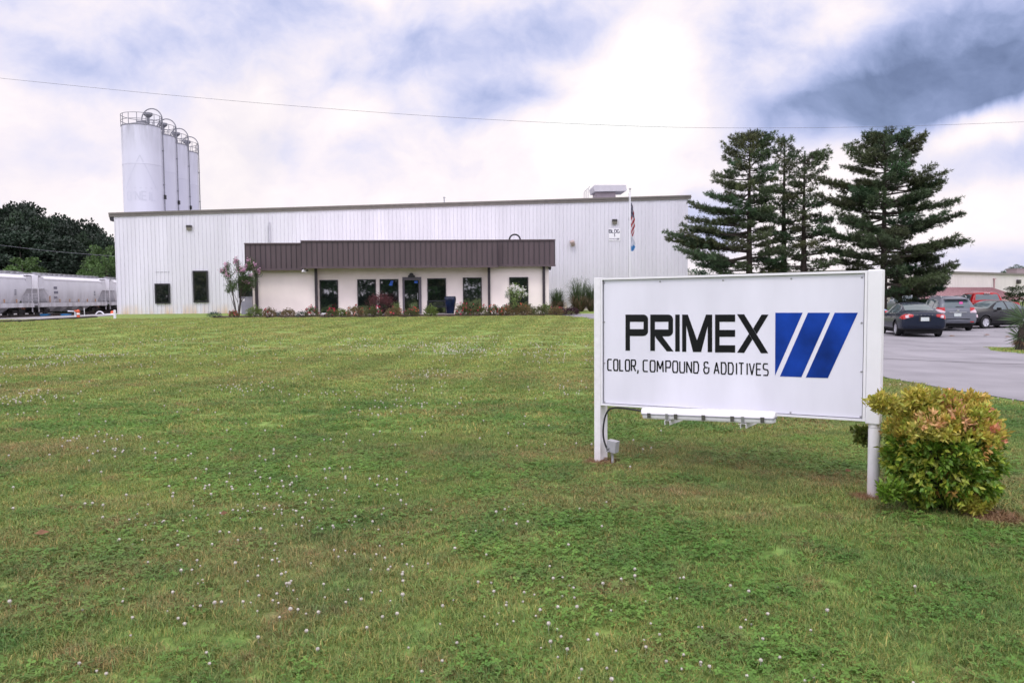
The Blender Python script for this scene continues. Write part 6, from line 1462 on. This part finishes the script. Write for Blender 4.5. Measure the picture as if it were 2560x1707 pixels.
d = unit(rng.normal(size=(n, 3))); d = d[d[:, 2] > -.88]; n = len(d); r = bsurf(d); dep = rng.choice([1., .93, .84, .72], n, p=[.42, .24, .2, .14]); C0 = np.array([0, 0, .49])
T = C0 + d * (r * dep)[:, None]
right_lean = (T @ rt); T[:, 2] -= np.clip(right_lean, 0, 1) ** 2 * .15
Tz = T[:, 2]
for i in range(n):
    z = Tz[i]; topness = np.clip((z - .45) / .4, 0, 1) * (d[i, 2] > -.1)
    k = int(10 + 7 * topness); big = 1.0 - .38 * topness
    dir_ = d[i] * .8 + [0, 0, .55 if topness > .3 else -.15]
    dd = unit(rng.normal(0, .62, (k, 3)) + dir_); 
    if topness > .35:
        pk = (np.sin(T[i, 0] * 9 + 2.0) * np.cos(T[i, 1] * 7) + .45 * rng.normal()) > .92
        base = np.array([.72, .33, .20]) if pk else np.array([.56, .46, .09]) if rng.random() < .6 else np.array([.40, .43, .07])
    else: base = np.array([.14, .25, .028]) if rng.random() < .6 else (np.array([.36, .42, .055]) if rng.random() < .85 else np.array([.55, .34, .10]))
    pos = np.repeat(T[i][None], k, 0) + rng.normal(0, .014, (k, 3))
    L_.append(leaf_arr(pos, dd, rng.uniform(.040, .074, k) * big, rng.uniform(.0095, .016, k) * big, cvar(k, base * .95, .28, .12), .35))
# irregular lobes: one behind the post, one leaning right, long shoots on top
for (px_, py_, dy_, ra, nn_, tn_) in ((2168, 1085, .55, .09, 60, (.13, .17, .03)), (2215, 1010, -.1, .10, 70, (.42, .38, .07)), (2478, 1080, -.12, .08, 40, (.50, .38, .10)), (2440, 1262, -.3, .09, 60, (.38, .36, .06)), (2335, 1058, -.34, .09, 16, (.62, .38, .16)), (2385, 1045, -.3, .08, 12, (.62, .34, .17)), (2440, 1060, -.25, .07, 12, (.62, .34, .16)), (2300, 1075, -.34, .08, 22, (.50, .45, .10)), (2360, 1085, -.36, .08, 18, (.50, .46, .10)), (2300, 1000, -.1, .11, 80, (.46, .42, .08)), (2420, 1005, .0, .10, 60, (.50, .40, .09)), (2230, 1225, -.2, .09, 60, (.16, .27, .03))):
    q_ = at(px_, py_, BUSH.y + dy_); c0_ = np.array([q_.x - BUSH.x, q_.y - BUSH.y, q_.z])
    for i in range(nn_):
        k = 8; dv = unit(rng.normal(size=(1, 3)))[0]; pp = c0_ + dv * ra * rng.uniform(.3, 1.1) * np.array([1.3, 1, .8])
        L_.append(leaf_arr(np.repeat(pp[None], k, 0) + rng.normal(0, .012, (k, 3)), rng.normal(0, .6, (k, 3)) + dv * .7 + [0, 0, .4], rng.uniform(.038, .066, k), .0115, cvar(k, tn_, .3, .12), .35))
for i in range(26):
    a = rng.uniform(-.38, .38); b_ = rng.uniform(-.3, .25); h_ = rng.uniform(.03, .09); p0 = rt * a + fw * b_ + np.array([0, 0, .865 - (a * a + b_ * b_) * 1.6])
    for s_ in range(5):
        k = 4; L_.append(leaf_arr(np.repeat((p0 + [0, 0, h_ * s_ / 4])[None], k, 0), rng.normal(0, .5, (k, 3)) + [0, 0, .5], rng.uniform(.03, .05, k), .008, cvar(k, (.52, .50, .10), .25, .1), .3))
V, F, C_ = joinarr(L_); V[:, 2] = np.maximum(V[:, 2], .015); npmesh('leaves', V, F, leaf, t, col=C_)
m = MB()
for i in range(46):
    a = rng.uniform(0, 6.28); el = rng.uniform(.1, 1.5); dv = np.array([[math.cos(a) * math.cos(el), math.sin(a) * math.cos(el), math.sin(el)]]); rr_ = float(bsurf(dv)[0]) * .62; e_ = C0 + dv[0] * rr_; m.tube(smooth_path([(math.cos(a) * .08, math.sin(a) * .08, 0), (e_[0] * .4, e_[1] * .4, e_[2] * .55), tuple(e_)], 4), .006, 5, cap=False)
m.build('stems', bark, t)
